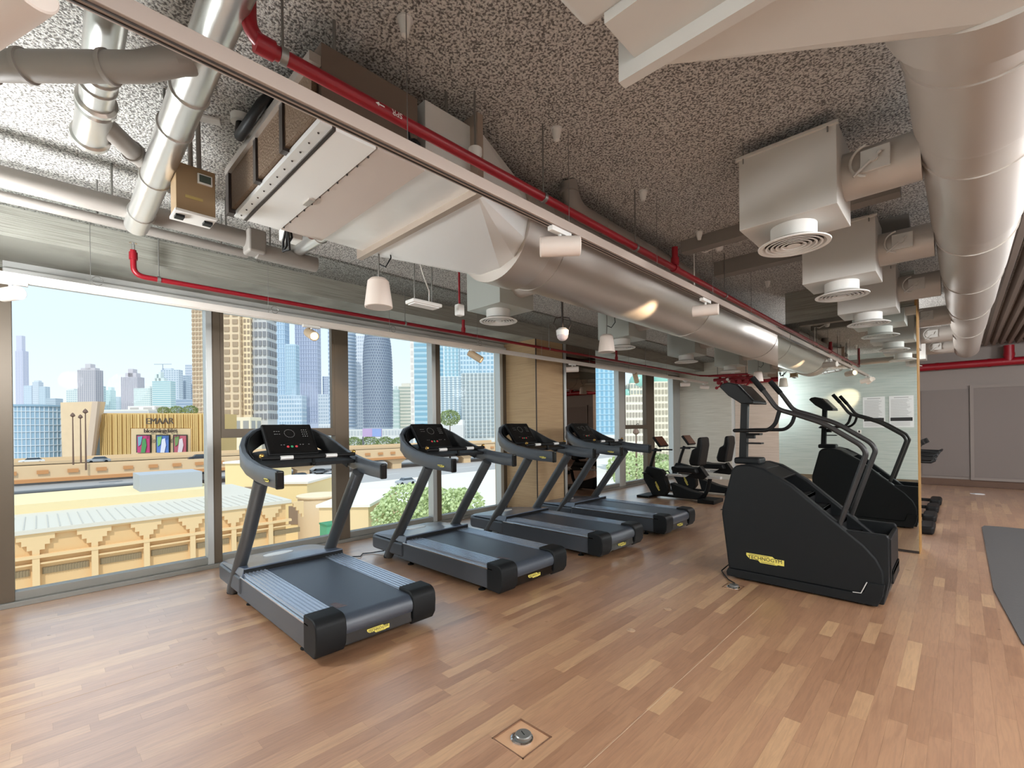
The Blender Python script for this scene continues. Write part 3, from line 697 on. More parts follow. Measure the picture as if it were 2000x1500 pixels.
# big silver duct with its air handler
t = empty('silver_duct', (0, 0, 0), 'large round silver duct running from the air handler along the windows side', 'duct')
DX, DZ, DR = -2.33, 2.88, .33
ystart, yend = 2.30, 12.9
MB().lathe([(DR, 0), (DR, yend-ystart)], (DX, ystart, DZ), (0, 1, 0), 48).build('duct_tube', GALV, t, smooth=40)
for y in (2.65, 5.3, 7.9, 10.5):
    band(t, (DX, y, DZ), (0, 1, 0), DR, .014, GALV, 'seam')
MB().lathe([(DR+.03, 0), (DR+.03, .26), (DR, .30)], (DX, 2.22, DZ), (0, 1, 0), 48).build('collar', GALV, t, smooth=40)
# square to round transition: flat triangles between the flange edges and the round collar
def transition(x0, x1, z0, z1, ya, cx, cz, r, yb, m_, parent, seg=4):
    cor = [(x1, ya, z0), (x1, ya, z1), (x0, ya, z1), (x0, ya, z0)]
    q = MB(); P = lambda a: (cx+r*math.cos(a), yb, cz+r*math.sin(a))
    for i in range(4):
        a0 = -PI/2+i*PI/2
        q.add([cor[i-1], cor[i], P(a0)], [(0, 1, 2)])
        pts = [cor[i]]+[P(a0+PI/2*k/seg) for k in range(seg+1)]
        q.add(pts, [(0, k+1, k+2) for k in range(seg)])
    return q.build('transition', m_, parent)
fx0, fx1, fz0, fz1 = -3.10, -1.87, 2.775, 3.14
transition(fx0, fx1, fz0, fz1, 1.665, DX, DZ, DR-.01, 2.32, GALVB, t, 3)
MB().box(fx0-.05, fx1+.05, 1.635, 1.675, fz0-.035, fz1+.03).build('flange', mat('flange_metal', (176, 160, 146), .45, .5), t)
for y in (3.4, 5.8, 8.2, 10.6):
    rod(t, DX-.1, y, DZ+DR-.01); 

ah = empty('air_handler', (0, 0, 0), 'flat ceiling air handler with white and grey bottom panels and brown mesh front', 'air handler')
AX0, AX1 = -3.07, -1.88
MB().box(AX0, AX1, .83, 1.30, 2.785, 3.10).build('casing', mat('handler_casing', (120, 104, 92), .6, .3), ah)
MB().box(AX0, AX1, .82, .872, 2.765, 2.79).build('front_strip', GALVB, ah)
MB().box(AX0, AX1, .888, 1.075, 2.76, 2.788).build('bottom_panel', mat('white_sheet', (236, 236, 234), .5, .2, None, (2, .05)), ah, bevel=.003)
MB().box(AX0, AX1, 1.083, 1.34, 2.765, 2.788).build('bottom_panel', mat('warm_grey_sheet', (196, 184, 176), .5, .1), ah, bevel=.003)
MB().box(AX0, AX1, 1.345, 1.64, 2.78, 3.12).build('duct_stub', GALVB, ah)
MB().box(AX0, AX1, .872, .888, 2.758, 2.788).build('panel_joint', DARKBRACKET, ah)
sc = MB()
for k in range(11): sc.sphere((AX0+.06+k*.105, 1.079, 2.76), .006, 8, 4)
for k in range(12): sc.sphere((AX0+.05+k*.097, .845, 2.764), .005, 8, 4)
sc.build('screw', DARKBRACKET, ah, kind='stuff')
MB().box(-2.62, -2.53, 1.04, 1.07, 2.752, 2.762).build('latch', GALV, ah)
# brown mesh intake with pale frame
for a, b in ((AX0+.03, -2.62), (-2.58, -2.25), (-2.21, AX1-.03)):
    MB().box(a, b, .80, .822, 2.795, 3.0).build('intake_mesh', COPPER, ah)
MB().box(AX0-.02, AX1, .78, .828, 3.0, 3.04).build('intake_frame', GALV, ah)
MB().box(AX0-.03, AX0+.03, .785, .828, 2.77, 3.03).build('intake_frame', DARKBRACKET, ah)
for x in (-2.60, -2.23): MB().box(x-.02, x+.02, .79, .828, 2.78, 3.01).build('intake_frame', DARKBRACKET, ah)
for x, y in ((AX0+.05, .88), (AX1-.03, .90), (AX0+.05, 1.5), (AX1-.03, 1.5)): rod(ah, x, y, 3.08, .008)
# electrical box and looped cables at the rear corner of the handler
jb = empty('wiring_box', (0, 0, 0), 'small metal wiring box with looped black cables behind the air handler', 'wiring box')
MB().box(-3.30, -3.18, 1.15, 1.26, 2.78, 2.92).build('box', GALVB, jb, bevel=.004)
for k in range(3):
    MB().tube([(-3.06, 1.12, 2.82), (-3.14, 1.12+.02*k, 2.72-.02*k), (-3.2, 1.14, 2.68), (-3.22+.02*k, 1.19, 2.78), (-3.18, 1.18, 2.84)], .008, 8).build('cable', BLACK, jb, smooth=50)
MB().tube([(-3.24, 1.34, 2.86), (-3.10, 1.34, 2.88)], .035, 14).build('valve_body', mat('copper_valve', (150, 96, 84), .4, .6), jb, smooth=40)
rod(jb, -3.24, 1.2, 2.92, .006)

# second air handler above the camera, with right-hand duct
t = empty('grey_duct', (0, 0, 0), 'wide round grey duct running down the right side of the ceiling in stepped sections', 'duct')
RX, RZ = .085, 2.955
secs = [(2.12, 3.05, .245), (3.05, 4.6, .232), (4.6, 6.1, .222), (6.1, 7.8, .212), (7.8, 9.6, .195), (9.6, 12.9, .185)]
for i, (a, b, r) in enumerate(secs):
    MB().lathe([(r, 0), (r, b-a-.06), (secs[min(i+1, len(secs)-1)][2], b-a)], (RX, a, RZ), (0, 1, 0), 44).build('duct_section', PAINTD, t, smooth=40)
    MB().lathe([(r, -.012), (r+.007, -.012), (r+.007, .012), (r, .012)], (RX, a+.25, RZ), (0, 1, 0), 44).build('seam', PAINTD, t, smooth=40)
MB().lathe([(.30, 0), (.30, .20), (.245, .23)], (RX+.02, 1.92, RZ-.02), (0, 1, 0), 44).build('collar', PAINTD, t, smooth=40)
gx0, gx1, gz0, gz1 = -.76, .95, 2.70, 3.06
transition(gx0, gx1, gz0, gz1, 1.42, RX+.02, RZ-.02, .285, 1.95, PAINTB, t, 6)
MB().box(gx0-.06, gx1+.06, 1.38, 1.42, gz0-.04, gz1+.03).build('flange', PAINTB, t)
for y in (2.6, 5.4, 8.6, 11.4): rod(t, RX, y, RZ+.18)
ah2 = empty('air_handler', (0, 0, 0), 'grey painted ceiling air handler partly out of frame, top right', 'air handler')
MB().box(-.76, .95, 1.2, 1.39, 2.71, 3.04).build('duct_stub', PAINTB, ah2)
MB().box(-.84, 1.0, .25, 1.22, 2.74, 3.06).build('casing', PAINTB, ah2, bevel=.03)
for x, y in ((-.78, .4), (.9, .4), (-.78, 1.0), (.9, 1.0)): rod(ah2, x, y, 3.04, .008)

# diffuser boxes
def diffuser(X, Y, side, label, group, wx=.51, wy=.43, damper=True, reach=.35, box_m=PAINTB):
    t = empty('air_diffuser', (X, Y, 0), label, 'air diffuser', group)
    MB().box(-wx/2, wx/2, -wy/2, wy/2, 2.715, 3.18).build('plenum_box', box_m, t, bevel=.004)
    MB().box(-wx/2-.012, wx/2+.012, -wy/2-.02, -wy/2+.005, 3.15, 3.165).build('hanger_bar', PAINTB, t)
    for x in (-wx/2+.03, wx/2-.04): rod(t, x, -wy/2-.01, 3.12, .004)
    MB().lathe([(.125, 0), (.125, .10)], (0, -.03, 2.63), (0, 0, 1), 32).build('neck', WHITE, t, smooth=40)
    d_ = MB().lathe([(.170, .004), (.172, .0), (.194, .0), (.196, .006), (.130, .036), (.126, .036), (.166, .012), (.170, .004)], (0, -.03, 2.598), (0, 0, 1), 40, caps=False)
    d_.build('diffuser_ring', WHITE, t, smooth=40)
    for r_ in (.150, .122, .094, .066):
        MB().lathe([(r_+.004, .0), (r_-.006, .0), (r_-.014, .014), (r_-.010, .014), (r_+.004, .002), (r_+.004, 0)], (0, -.03, 2.598), (0, 0, 1), 36, caps=False).build('diffuser_blade', WHITE, t, smooth=40)
    MB().lathe([(.001, 0), (.038, .002), (.024, .014), (.001, .014)], (0, -.03, 2.598), (0, 0, 1), 24).build('diffuser_cone', WHITE, t, smooth=40)
    MB().lathe([(.158, 0), (.130, .012)], (0, -.03, 2.616), (0, 0, 1), 28).build('throat', mat('diffuser_throat', (70, 66, 62), .7), t)
    MB().lathe([(.13, 0), (.13, reach)], (side*(wx/2-.01), .03, 2.94), (side, 0, 0), 32).build('branch_duct', PAINTD if side > 0 else GALV, t, smooth=40)
    if damper:
        M0 = side*(wx/2+.16)
        MB().box(M0-.07, M0+.06, .03-.145, .03-.128, 2.88, 3.0).build('damper_plate', PAINTB, t, bevel=.003)
        q = MB(); 
        arc_ = [(M0-.03+.085*math.cos(a), .03-.15, 2.94+.085*math.sin(a)) for a in [PI*.55+PI*.9*k/10 for k in range(11)]]
        q.tube(arc_, .007, 6); q.tube([(M0+.02, -.125, 2.965), (M0-.10, -.13, 2.865)], .008, 8); q.lathe([(.02, 0), (.02, .02)], (M0-.01, -.115, 2.94), (0, -1, 0), 12)
        q.build('damper_handle', PAINTB, t, smooth=40)
    return t
for k, Y in enumerate((3.30, 4.90, 6.50)):
    diffuser(-.735, Y, 1, 'white round air diffuser under a grey box, %s from the camera beside the grey duct' % ORD[k], 'air diffusers beside the grey duct')
BOXG = mat('green_grey_plenum', (176, 180, 174), .5)
for k, Y in enumerate((3.38, 5.80, 7.95, 10.1, 12.2)):
    diffuser(-3.44, Y, 1, 'white round air diffuser on the window side, %s from the air handler' % ORD[k], 'air diffusers on the window side', wx=.49, wy=.49, damper=False, reach=.9, box_m=BOXG)
for k, Y in enumerate((8.5, 10.3, 12.1)):
    diffuser(-.735, Y, 1, 'white round air diffuser behind the mirror wall, %s in that row' % ORD[k], 'air diffusers behind the mirror wall', reach=.4)

# ------------------------------------------------------------------ tracks and spots
def track(x, y0, y1, z, m_, label, wires, wname='track_rail'):
    t = empty('lighting_track', (0, 0, 0), label, 'lighting track')
    MB().box(x-.028, x+.028, y0, y1, z, z+.055).build('rail', m_, t, bevel=.003)
    MB().box(x+.008, x+.014, y0, y1, z-.004, z+.001).box(x-.014, x-.008, y0, y1, z-.004, z+.001).build('conductor_slot', DARKBRACKET if m_ == TRACK else TRACKW, t)
    MB().box(x-.032, x+.032, y0-.04, y0+.03, z-.006, z+.06).build('end_feed', WHITE, t, bevel=.006)
    for y in wires: MB().tube([(x, y, z+.05), (x, y, H)], .0022, 6).build('hanging_wire', ROD, t)
    return t
track(-1.65, -.30, 6.97, 2.635, TRACK, 'long grey lighting track beside the red pipe over the middle of the room', (1.09, 2.2, 3.3, 4.4, 5.5))
track(-4.9, -.66, 12.6, 2.60, TRACKW, 'white lighting track hung in front of the windows', (.30, 1.60, 2.95, 4.35, 5.75, 7.1, 8.5, 10.2, 11.8))
for k, y in enumerate((.34, 1.66, 3.0, 4.4)):
    MB().tube([(-4.9, y+.035*math.cos(a), 2.70+.035*math.sin(a)) for a in [2*PI*j/10 for j in range(10)]], .003, 6).build('wire_coil', ROD, bpy.data.objects['lighting_track.001'], smooth=40)
def spot(x, y, ztrack, aim, label, group, body=SPOT, lens=LENSOFF, L=.20, r=.053, watt=0, drop=.07, offx=0.):
    t = empty('track_spotlight', (x, y, ztrack), label, 'spotlight', group)
    a = Vector(aim).normalized()
    MB().box(-.018, .018, -.09, .09, -.028, .0).build('adapter', WHITE, t, bevel=.004)
    MB().tube([(0, 0, -.02), (0, 0, -drop)], .009, 10).build('stem', WHITE, t, smooth=40)
    c0 = Vector((0, 0, -drop-r)) - a*L*.5
    MB().lathe([(.001, 0), (r-.004, 0), (r, .004), (r, L-.004), (r-.004, L), (r-.010, L-.001), (r-.012, L-.02), (.001, L-.02)], c0, a, 28).build('body', body, t, smooth=40)
    MB().lathe([(.001, 0), (r-.012, 0), (r-.012, .004), (.001, .006)], c0+a*(L-.02), a, 24).build('lens', lens, t, smooth=40)
    if watt:
        l = bpy.data.lights.new('spot_beam', 'SPOT'); l.energy = watt; l.color = (1, .72, .45); l.spot_size = math.radians(46); l.spot_blend = .8; l.shadow_soft_size = .03
        lo = bpy.data.objects.new('spot_beam', l); COL.objects.link(lo); lo.parent = t; lo.location = c0+a*(L+.005); lo.rotation_euler = a.to_track_quat('-Z', 'Y').to_euler()
    return t
G1 = 'spotlights on the grey track'; G2 = 'spotlights on the white window track'
spot(-1.65, 2.11, 2.635, (.72, .70, .02), 'pale cylinder spotlight lying level under the grey track by the duct collar', G1, lens=LENS, L=.23, r=.056, drop=.04)
spot(-1.65, 4.22, 2.635, (-.8, -.22, .02), 'pale cylinder spotlight on the grey track aimed at the silver duct', G1, L=.22, r=.05, watt=70, drop=.05)
spot(-1.65, -.055, 2.635, (-.70, -.35, -.12), 'pale spotlight at the near end of the grey track, cut by the picture corner', G1, L=.24, r=.056, watt=0, drop=.05)
spot(-1.58, -.14, 2.635, (-.60, -.56, -.42), 'white spotlight lighting the back wall, seen only in the mirror', G1, L=.2, r=.05, watt=80, drop=.06)
WS = [(-.13, (.93, .35, -.06), LENS, SPOT), (2.02, (.9, -.1, -.33), LENS, SPOTB), (4.31, (.55, .35, -.42), LENSOFF, SPOTB), (6.57, (.75, .65, .02), LENSOFF, SPOT), (8.78, (-.1, .55, -.75), LENSOFF, SPOTB), (11.2, (.8, .6, 0), LENSOFF, SPOT), (12.4, (.8, .5, -.1), LENSOFF, SPOT)]
WL = ['bright spotlight on the white window track at the left picture edge', 'lit beige spotlight on the window track before the second window pane', 'beige spotlight on the window track before the fourth window pane', 'white spotlight on the window track before the dark column mirror', 'tilted beige spotlight on the window track before the apartment block view', 'white spotlight on the window track before the far pale wall', 'last white spotlight on the window track near the red valves']
for (y, a, l_, b_), lb in zip(WS, WL): spot(-4.9, y, 2.60, a, lb, G2, b_, l_, L=.22, r=.05, watt=5 if l_ is LENS else 0, drop=.045)

# ------------------------------------------------------------------ red sprinkler pipes
def redpipe(label, paths, r=.024, hang=(), couplings=()):
    t = empty('sprinkler_pipe', (0, 0, 0), label, 'pipe')
    for p in paths: MB().tube(p, r, 14).build('pipe', RED, t, smooth=50)
    for (c_, ax) in couplings: MB().lathe([(r+.008, -.03), (r+.008, .03)], c_, ax, 14).build('coupling', RED, t, smooth=40)
    for (x, y, z) in hang:
        MB().tube([(x, y, z+.02), (x, y, H)], .005, 8).build('hanger_rod', ROD, t); MB().lathe([(r+.005, -.012), (r+.005, .012)], (x, y, z), (0, 1, 0), 14).build('hanger_clip', ROD, t, smooth=40)
    return t
def bend(a, b, c_, r=.08, k=6):
    a, b, c_ = Vector(a), Vector(b), Vector(c_); p0 = b+(a-b).normalized()*r; p1 = b+(c_-b).normalized()*r
    return [a] + [p0*(1-u)**2+b*2*u*(1-u)+p1*u*u for u in [j/k for j in range(k+1)]] + [c_]
t = redpipe('long red sprinkler pipe above the grey lighting track', [bend((-1.72, .51, H), (-1.72, .51, 2.83), (-1.72, 6.98, 2.81)), [(-1.72, 3.76, 2.82), (-1.72, 3.76, 3.0)]],
        .025, [(-1.72, .62, 2.83), (-1.72, 2.05, 2.825), (-1.72, 3.1, 2.82), (-1.72, 4.9, 2.815)], [((-1.72, .56, 2.83), (0, 1, 0)), ((-1.72, 3.76, 2.88), (0, 0, 1)), ((-1.72, 3.76, 2.82), (0, 1, 0))])
text_mesh('SPR', .032, .0005, basis((-1.695, 1.07, 2.828), (0, -1, 0), (0, 0, -1)), 'pipe_lettering', WHITE, t)
MB().box(-1.696, -1.694, 1.01, .985, 2.826, 2.830).prism([(.985, 2.820), (.985, 2.836), (.97, 2.828)], 'x', -1.696, -1.694).build('pipe_arrow', WHITE, t)
redpipe('thin red sprinkler pipe running in front of the windows', [bend((-4.95, .57, 3.02), (-4.95, .57, 2.81), (-4.95, 11.9, 2.80)), bend((-4.95, 11.8, 2.80), (-4.95, 12.2, 2.80), (-3.9, 12.5, 2.70)),
        [(-4.95, 4.14, 2.81), (-4.95, 4.14, 3.0)], [(-4.95, 8.11, 2.81), (-4.95, 8.11, 3.04)]], .022,
        [(-4.95, .74, 2.81), (-4.95, 3.2, 2.81), (-4.95, 6.0, 2.81), (-4.95, 9.3, 2.81)], [((-4.95, 4.14, 2.86), (0, 0, 1)), ((-4.95, 8.11, 2.86), (0, 0, 1)), ((-4.95, .57, 2.97), (0, 0, 1))])
hd_ = empty('upright_sprinkler', (-4.95, .57, 3.02), 'brass upright sprinkler head on top of the red pipe elbow near the first window', 'sprinkler')
MB().tube([(0, 0, 0), (0, 0, .06)], .012, 10).build('stem', CHROME, hd_); MB().lathe([(.028, 0), (.028, .004)], (0, 0, .055), (0, 0, 1), 14).build('deflector', CHROME, hd_)
t = redpipe('thick red pipe along the far wall top on the right', [[(-1.3, 14.75, 2.80), (6.4, 14.75, 2.80)], [(.75, 14.75, 2.8), (.75, 14.75, 3.15)]], .085, (), [((.45, 14.75, 2.8), (1, 0, 0)), ((1.05, 14.75, 2.8), (1, 0, 0)), ((-.4, 14.75, 2.8), (1, 0, 0)), ((.75, 14.75, 2.95), (0, 0, 1))])
redpipe('thick red pipe with flange rings leading from the valves to the mirror wall', [[(-4.25, 12.7, 2.60), (-1.5, 12.7, 2.60)]], .06, (), [((-3.9, 12.7, 2.6), (1, 0, 0)), ((-3.4, 12.7, 2.6), (1, 0, 0))])
v = empty('valve_assembly', (0, 0, 0), 'cluster of red sprinkler valves and pipes under the far ceiling', 'valves')
for k in range(5):
    x = -4.55+k*.17
    MB().tube([(x, 12.55, 2.75), (x, 12.5, 2.58+.02*(k % 2))], .035, 12).build('valve_body', RED, v, smooth=40)
    MB().lathe([(.055, -.008), (.055, .008)], (x, 12.46, 2.60), (0, 1, 0), 16).build('flange', RED, v, smooth=40)
MB().tube([(-4.7, 12.52, 2.68), (-3.7, 12.52, 2.68)], .04, 12).build('manifold', RED, v, smooth=40)
MB().tube([(-4.75, 12.3, 2.78), (-3.6, 12.3, 2.74)], .028, 12).build('upper_pipe', RED, v, smooth=40)
for x in (-4.48, -4.1, -3.8):
    MB().tube([(x, 12.5, 2.60), (x-.03, 12.42, 2.50), (x-.1, 12.4, 2.46)], .02, 10).build('drain_elbow', RED, v, smooth=40)
    MB().lathe([(.04, -.01), (.04, .01)], (x-.1, 12.39, 2.46), (0, 1, 0), 14).build('handwheel', RED, v, smooth=40)
MB().lathe([(.035, 0), (.035, .02)], (-4.3, 12.38, 2.66), (0, -1, 0), 16).build('gauge', WHITE, v, smooth=40)
for x in (-4.6, -3.9): MB().tube([(x, 12.52, 2.7), (x, 12.52, H)], .008, 8).build('hanger_rod', ROD, v)

# small white ceiling sprinklers in a row
sp0 = empty('ceiling_sprinkler', (-1.69, 1.11, H), 'small white cone sprinkler under the ceiling, first from the camera in its row', 'sprinkler', 'white ceiling sprinklers')
MB().lathe([(.028, 0), (.026, -.03), (.016, -.07), (.001, -.075)], (0, 0, 0), (0, 0, 1), 18).build('cap', WHITE, sp0, smooth=40)
MB().lathe([(.034, 0), (.034, -.008), (.001, -.008)], (0, 0, 0), (0, 0, 1), 18).build('rose', GALVB, sp0, smooth=40)
for k in range(1, 6): copy_tree(sp0, None, (-1.69, 1.11+1.03*k, H), 'small white cone sprinkler under the ceiling, %s from the camera in its row' % ORD[k])

# ------------------------------------------------------------------ pipes top left
def pipe(label, path, r, m_=PIPE, bands=(), caps=None, name='ceiling_pipe', rods=(), cat='pipe'):
    t = empty(name, (0, 0, 0), label, cat)
    MB().tube(path, r, 24).build('tube', m_, t, smooth=40)
    for (c_, ax) in bands:
        MB().lathe([(r, -.008), (r+.007, -.008), (r+.007, .008), (r, .008)], c_, ax, 24).build('band', m_, t, smooth=40)
    for x, y in rods: MB().tube([(x, y, path[0][2]), (x, y, H)], .006, 8).build('hanger_rod', ROD, t)
    return t
t = pipe('shiny silver pipe crossing the ceiling at a slant, ending above the red sprinkler elbow', [(-.6, .43, 2.93), (-2.6, .46, 2.92), (-4.0, .48, 2.90)], .068, PIPE, [((-2.3, .455, 2.921), (1, 0, 0)), ((-2.62, .46, 2.92), (1, 0, 0)), ((-3.2, .468, 2.912), (1, 0, 0)), ((-3.75, .476, 2.904), (1, 0, 0))], rods=((-2.9, .465), (-3.6, .47)))
t = pipe('silver pipe with clamps and end cap hanging at the top left corner', [(-.8, .16, 2.97), (-3.1, .20, 2.97)], .060, PIPE, [((-2.52, .19, 2.97), (1, 0, 0)), ((-2.60, .19, 2.97), (1, 0, 0))], rods=((-3.0, .2), (-2.2, .185)))
MB().lathe([(.062, 0), (.074, .01), (.074, .03), (.064, .04), (.074, .06), (.066, .08), (.068, .34), (.078, .35), (.078, .38), (.06, .41), (.001, .42)], (-2.72, .195, 2.97), (-1, 0, 0), 30).build('coupling_end', PIPE, t, smooth=30)
MB().tube([(-2.9, .22, 2.97), (-3.1, .36, 2.97), (-3.28, .46, 3.0), (-3.5, .60, 3.02)], .046, 20).build('branch', PIPEG, t, smooth=40)
for c_ in ((-3.1, .36, 2.97), (-3.22, .43, 2.985)): MB().lathe([(.046, -.008), (.054, -.008), (.054, .008), (.046, .008)], c_, (-.18, .12, .02), 20).build('band', PIPEG, t, smooth=40)
pipe('grey elbow pipe joining the shiny silver pipe at the left edge', [(-2.62, -.26, 2.82), (-2.46, -.08, 2.82), (-2.12, .27, 2.82), (-2.06, .36, 2.86), (-2.08, .44, 2.92)], .050, PIPEG, [((-2.50, -.12, 2.82), (.7, .72, 0)), ((-2.40, -.02, 2.82), (.7, .72, 0)), ((-2.2, .19, 2.82), (.7, .72, 0))])
pipe('wide grey pipe under the ceiling above the first window', [(-3.95, -.68, 2.98), (-3.95, 1.22, 2.98)], .062, PIPEG, rods=((-3.95, .35), (-3.95, 1.0)))
pipe('slim grey pipe beside the wide one above the first window', [(-4.28, -.68, 2.98), (-4.28, 1.24, 2.98)], .034, PIPEG, rods=((-4.28, .3), (-4.28, 1.05)))
t = pipe('short grey end pipe below the looped cables', [(-3.92, 1.20, 2.90), (-3.92, 1.66, 2.90)], .062, PIPEG, rods=((-3.92, 1.3),))
MB().box(-3.99, -3.83, 1.12, 1.25, 2.86, 3.04).build('joint_box', PIPEG, t, bevel=.02)
pipe('short open silver stub pipe behind the air handler', [(-3.95, 1.50, 2.98), (-3.35, 1.52, 2.98)], .055, PIPE, [((-3.5, 1.515, 2.98), (1, 0, 0))], rods=((-3.7, 1.51),))
t = pipe('painted pipe dropping from the ceiling and running beside the red pipe', bend((-2.0, 2.66, H), (-2.0, 2.72, 3.07), (-2.03, 4.9, 3.07), .12), .062, PIPEG, [((-2.0, 2.67, 3.18), (0, 0, 1)), ((-2.01, 3.1, 3.07), (0, 1, 0)), ((-2.02, 4.2, 3.07), (0, 1, 0))], rods=((-2.02, 3.5),))
# control box
t = empty('control_box', (0, 0, 0), 'brown metal control box with small display hanging left of the air handler', 'control box')
MB().box(-3.1, -2.96, .52, .70, 2.68, 2.93).build('cabinet', BROWNBOX, t, bevel=.003)
MB().box(-3.11, -2.955, .515, .705, 2.668, 2.682).build('white_base', WHITE, t, bevel=.002)
MB().box(-2.962, -2.950, .615, .685, 2.845, 2.90).build('display_bezel', GALVB, t, bevel=.003)
MB().box(-2.951, -2.947, .623, .677, 2.853, 2.892).build('display', mat('lcd_dark', (70, 80, 72), .3), t)
MB().box(-2.96, -2.957, .56, .64, 2.75, 2.765).build('warning_label', mat('label_ochre', (166, 144, 84), .6), t)
for y in (.60, .64): MB().tube([(-3.03, y, 2.93), (-3.05, y, H)], .012, 10).build('conduit', PIPEG, t, smooth=40)
for y in (.545, .675): MB().box(-3.05, -3.0, y-.02, y+.02, 2.655, 2.668).build('gland', BLACK, t)
t = empty('conduit_group', (0, 0, 0), 'dark flexible hose curling from a white ceiling plate to the air handler', 'hose')
MB().tube([(-2.85, .80, 3.2), (-2.80, .78, 3.10), (-2.66, .74, 3.02), (-2.50, .74, 3.02), (-2.38, .76, 3.06), (-2.32, .80, 3.10)], .025, 12).build('hose', BLACK, t, smooth=40)
MB().lathe([(.05, 0), (.05, .04)], (-2.85, .80, H-.045), (0, 0, 1), 20).build('ceiling_rose', WHITE, t, smooth=40)
o = MB().box(-.07, .07, -.03, .03, -.015, 0).build('ceiling_plate', WHITE, None, bevel=.004); o.location = (-3.01, .67, H); o.rotation_euler = (0, 0, 1.2); tag(o, 'small white blank plate on the ceiling above the control box', 'plate')

# ------------------------------------------------------------------ pendant speakers, emergency light, dome camera
def speaker(y, x, label):
    t = empty('pendant_speaker', (x, y, 0), label, 'speaker', 'pendant speakers')
    MB().lathe([(.001, 2.58), (.055, 2.58), (.075, 2.56), (.098, 2.385), (.098, 2.375), (.088, 2.372), (.085, 2.38), (.001, 2.38)], (0, 0, 0), (0, 0, 1), 32).build('shell', SPOT, t, smooth=35)
    MB().lathe([(.084, 0), (.084, .005)], (0, 0, 2.373), (0, 0, 1), 28).build('grille', mat('speaker_grille', (214, 206, 200), .7, 0, (400, .3)), t)
    MB().tube([(0, 0, 2.57), (.01, 0, 2.72), (0, .01, 2.9), (0, 0, H)], .006, 8).build('cord', ROD, t, smooth=40)
    MB().tube([(0, 0, 2.69), (.05, .03, 2.66), (.09, .05, 2.72), (.08, .05, 2.80)], .005, 8).build('cable_loop', BLACK, t, smooth=40)
speaker(1.72, -3.0, 'beige bell shaped pendant speaker beside the duct transition'); speaker(4.70, -3.0, 'beige pendant speaker before the second window side diffuser'); speaker(10.3, -2.98, 'beige pendant speaker farthest away above the recumbent bikes')
t = empty('emergency_light', (-3.11, 2.19, 2.49), 'flat white emergency light hung on two rods', 'light fitting')
MB().box(-.06, .06, -.14, .14, 0, .03).build('housing', WHITE, t, bevel=.008); MB().box(-.045, .045, -.12, .12, -.006, .0).build('diffuser', mat('pale_diffuser', (236, 236, 236), .5), t)
for y in (-.09, .08): MB().tube([(0, y, .03), (0, y, H-2.49)], .005, 8).build('rod', ROD, t)
MB().tube([(.01, -.09, .5), (.03, -.03, .25), (.03, .03, .12), (0, .05, .03)], .005, 8).build('cable', WHITE, t, smooth=40)
t = empty('ceiling_sensor', (-3.11, 2.56, 2.47), 'white box sensor on a red rod next to the first window side diffuser', 'sensor')
MB().box(-.03, .03, -.035, .035, 0, .10).build('housing', WHITE, t, bevel=.012); MB().tube([(0, 0, .1), (0, 0, H-2.47)], .009, 10).build('rod', RED, t)
t = empty('dome_camera', (-2.97, 3.82, 2.42), 'white dome camera hanging on a dark rod below the silver duct', 'camera')
MB().sphere((0, 0, .03), .06, 20, 10).build('dome', mat('smoked_dome', (190, 180, 184), .2), t, smooth=60); MB().lathe([(.062, .0), (.066, .05), (.04, .075), (.001, .08)], (0, 0, .03), (0, 0, 1), 24).build('cap', WHITE, t, smooth=40)
MB().tube([(0, 0, .1), (0, 0, H-2.42)], .011, 10).build('rod', DARKBRACKET, t)
for s in (-1, 1): MB().tube([(0, 0, .22), (s*.05, s*.05, .21), (s*.065, s*.065, .15), (s*.045, s*.045, .09)], .006, 8).build('bracket_arm', DARKBRACKET, t, smooth=40)
t = empty('ceiling_camera', (-1.635, 4.53, 0), 'small white ceiling device with looped conduit above the grey track', 'sensor')
MB().lathe([(.045, H), (.045, H-.03), (.032, H-.09), (.02, H-.10), (.001, H-.10)], (0, 0, 0), (0, 0, 1), 20).build('housing', WHITE, t, smooth=40)
MB().tube([(-.03, 0, H-.06), (-.12, -.04, H-.09), (-.2, -.1, H-.06), (-.2, -.1, 2.80)], .008, 8).build('conduit', WHITE, t, smooth=40)
t = empty('ceiling_junction', (-1.80, 1.60, 2.90), 'round white junction hanging on a rod beside the end of the air handler', 'junction box')
MB().lathe([(.035, .05), (.035, .02), (.024, 0), (.001, 0)], (0, 0, 0), (0, 0, 1), 18).build('housing', WHITE, t, smooth=40)
MB().tube([(0, 0, .05), (0, 0, H-2.90)], .006, 8).build('rod', ROD, t)
t = empty('cable_loop', (-1.78, 1.19, 2.72), 'coil of black and grey cable resting on the grey lighting track', 'cable')
for k in range(3):
    MB().tube([(.01*k, .03*math.cos(a)+.006*k, .045+.04*math.sin(a)) for a in [2*PI*j/14 for j in range(15)]], .006, 6).build('coil', BLACK if k else ROD, t, smooth=40)
MB().tube([(0, 0, .08), (-.06, .02, .2), (-.11, .02, .24)], .007, 6).build('lead', BLACK, t, smooth=40)
BEAMD = mat('beam_paint', (132, 126, 120), .8)
# downstand beams of the far ceiling and ribbed deck on the right
struct(MB().box(-1.9, -.3, 4.28, 4.40, 3.14, H).build('ceiling_beam', BEAMD)); struct(MB().box(-1.9, -.3, 5.1, 5.24, 3.10, H).build('ceiling_beam', BEAMD))
rb = MB()
for k in range(26):
    x = .34+k*.12; rb.prism([(x, H), (x+.03, 3.16), (x+.075, 3.16), (x+.105, H)], 'y', 5.5, 14.6)
struct(rb.build('ceiling_deck', mat('ribbed_deck', (128, 116, 108), .6, .1)))
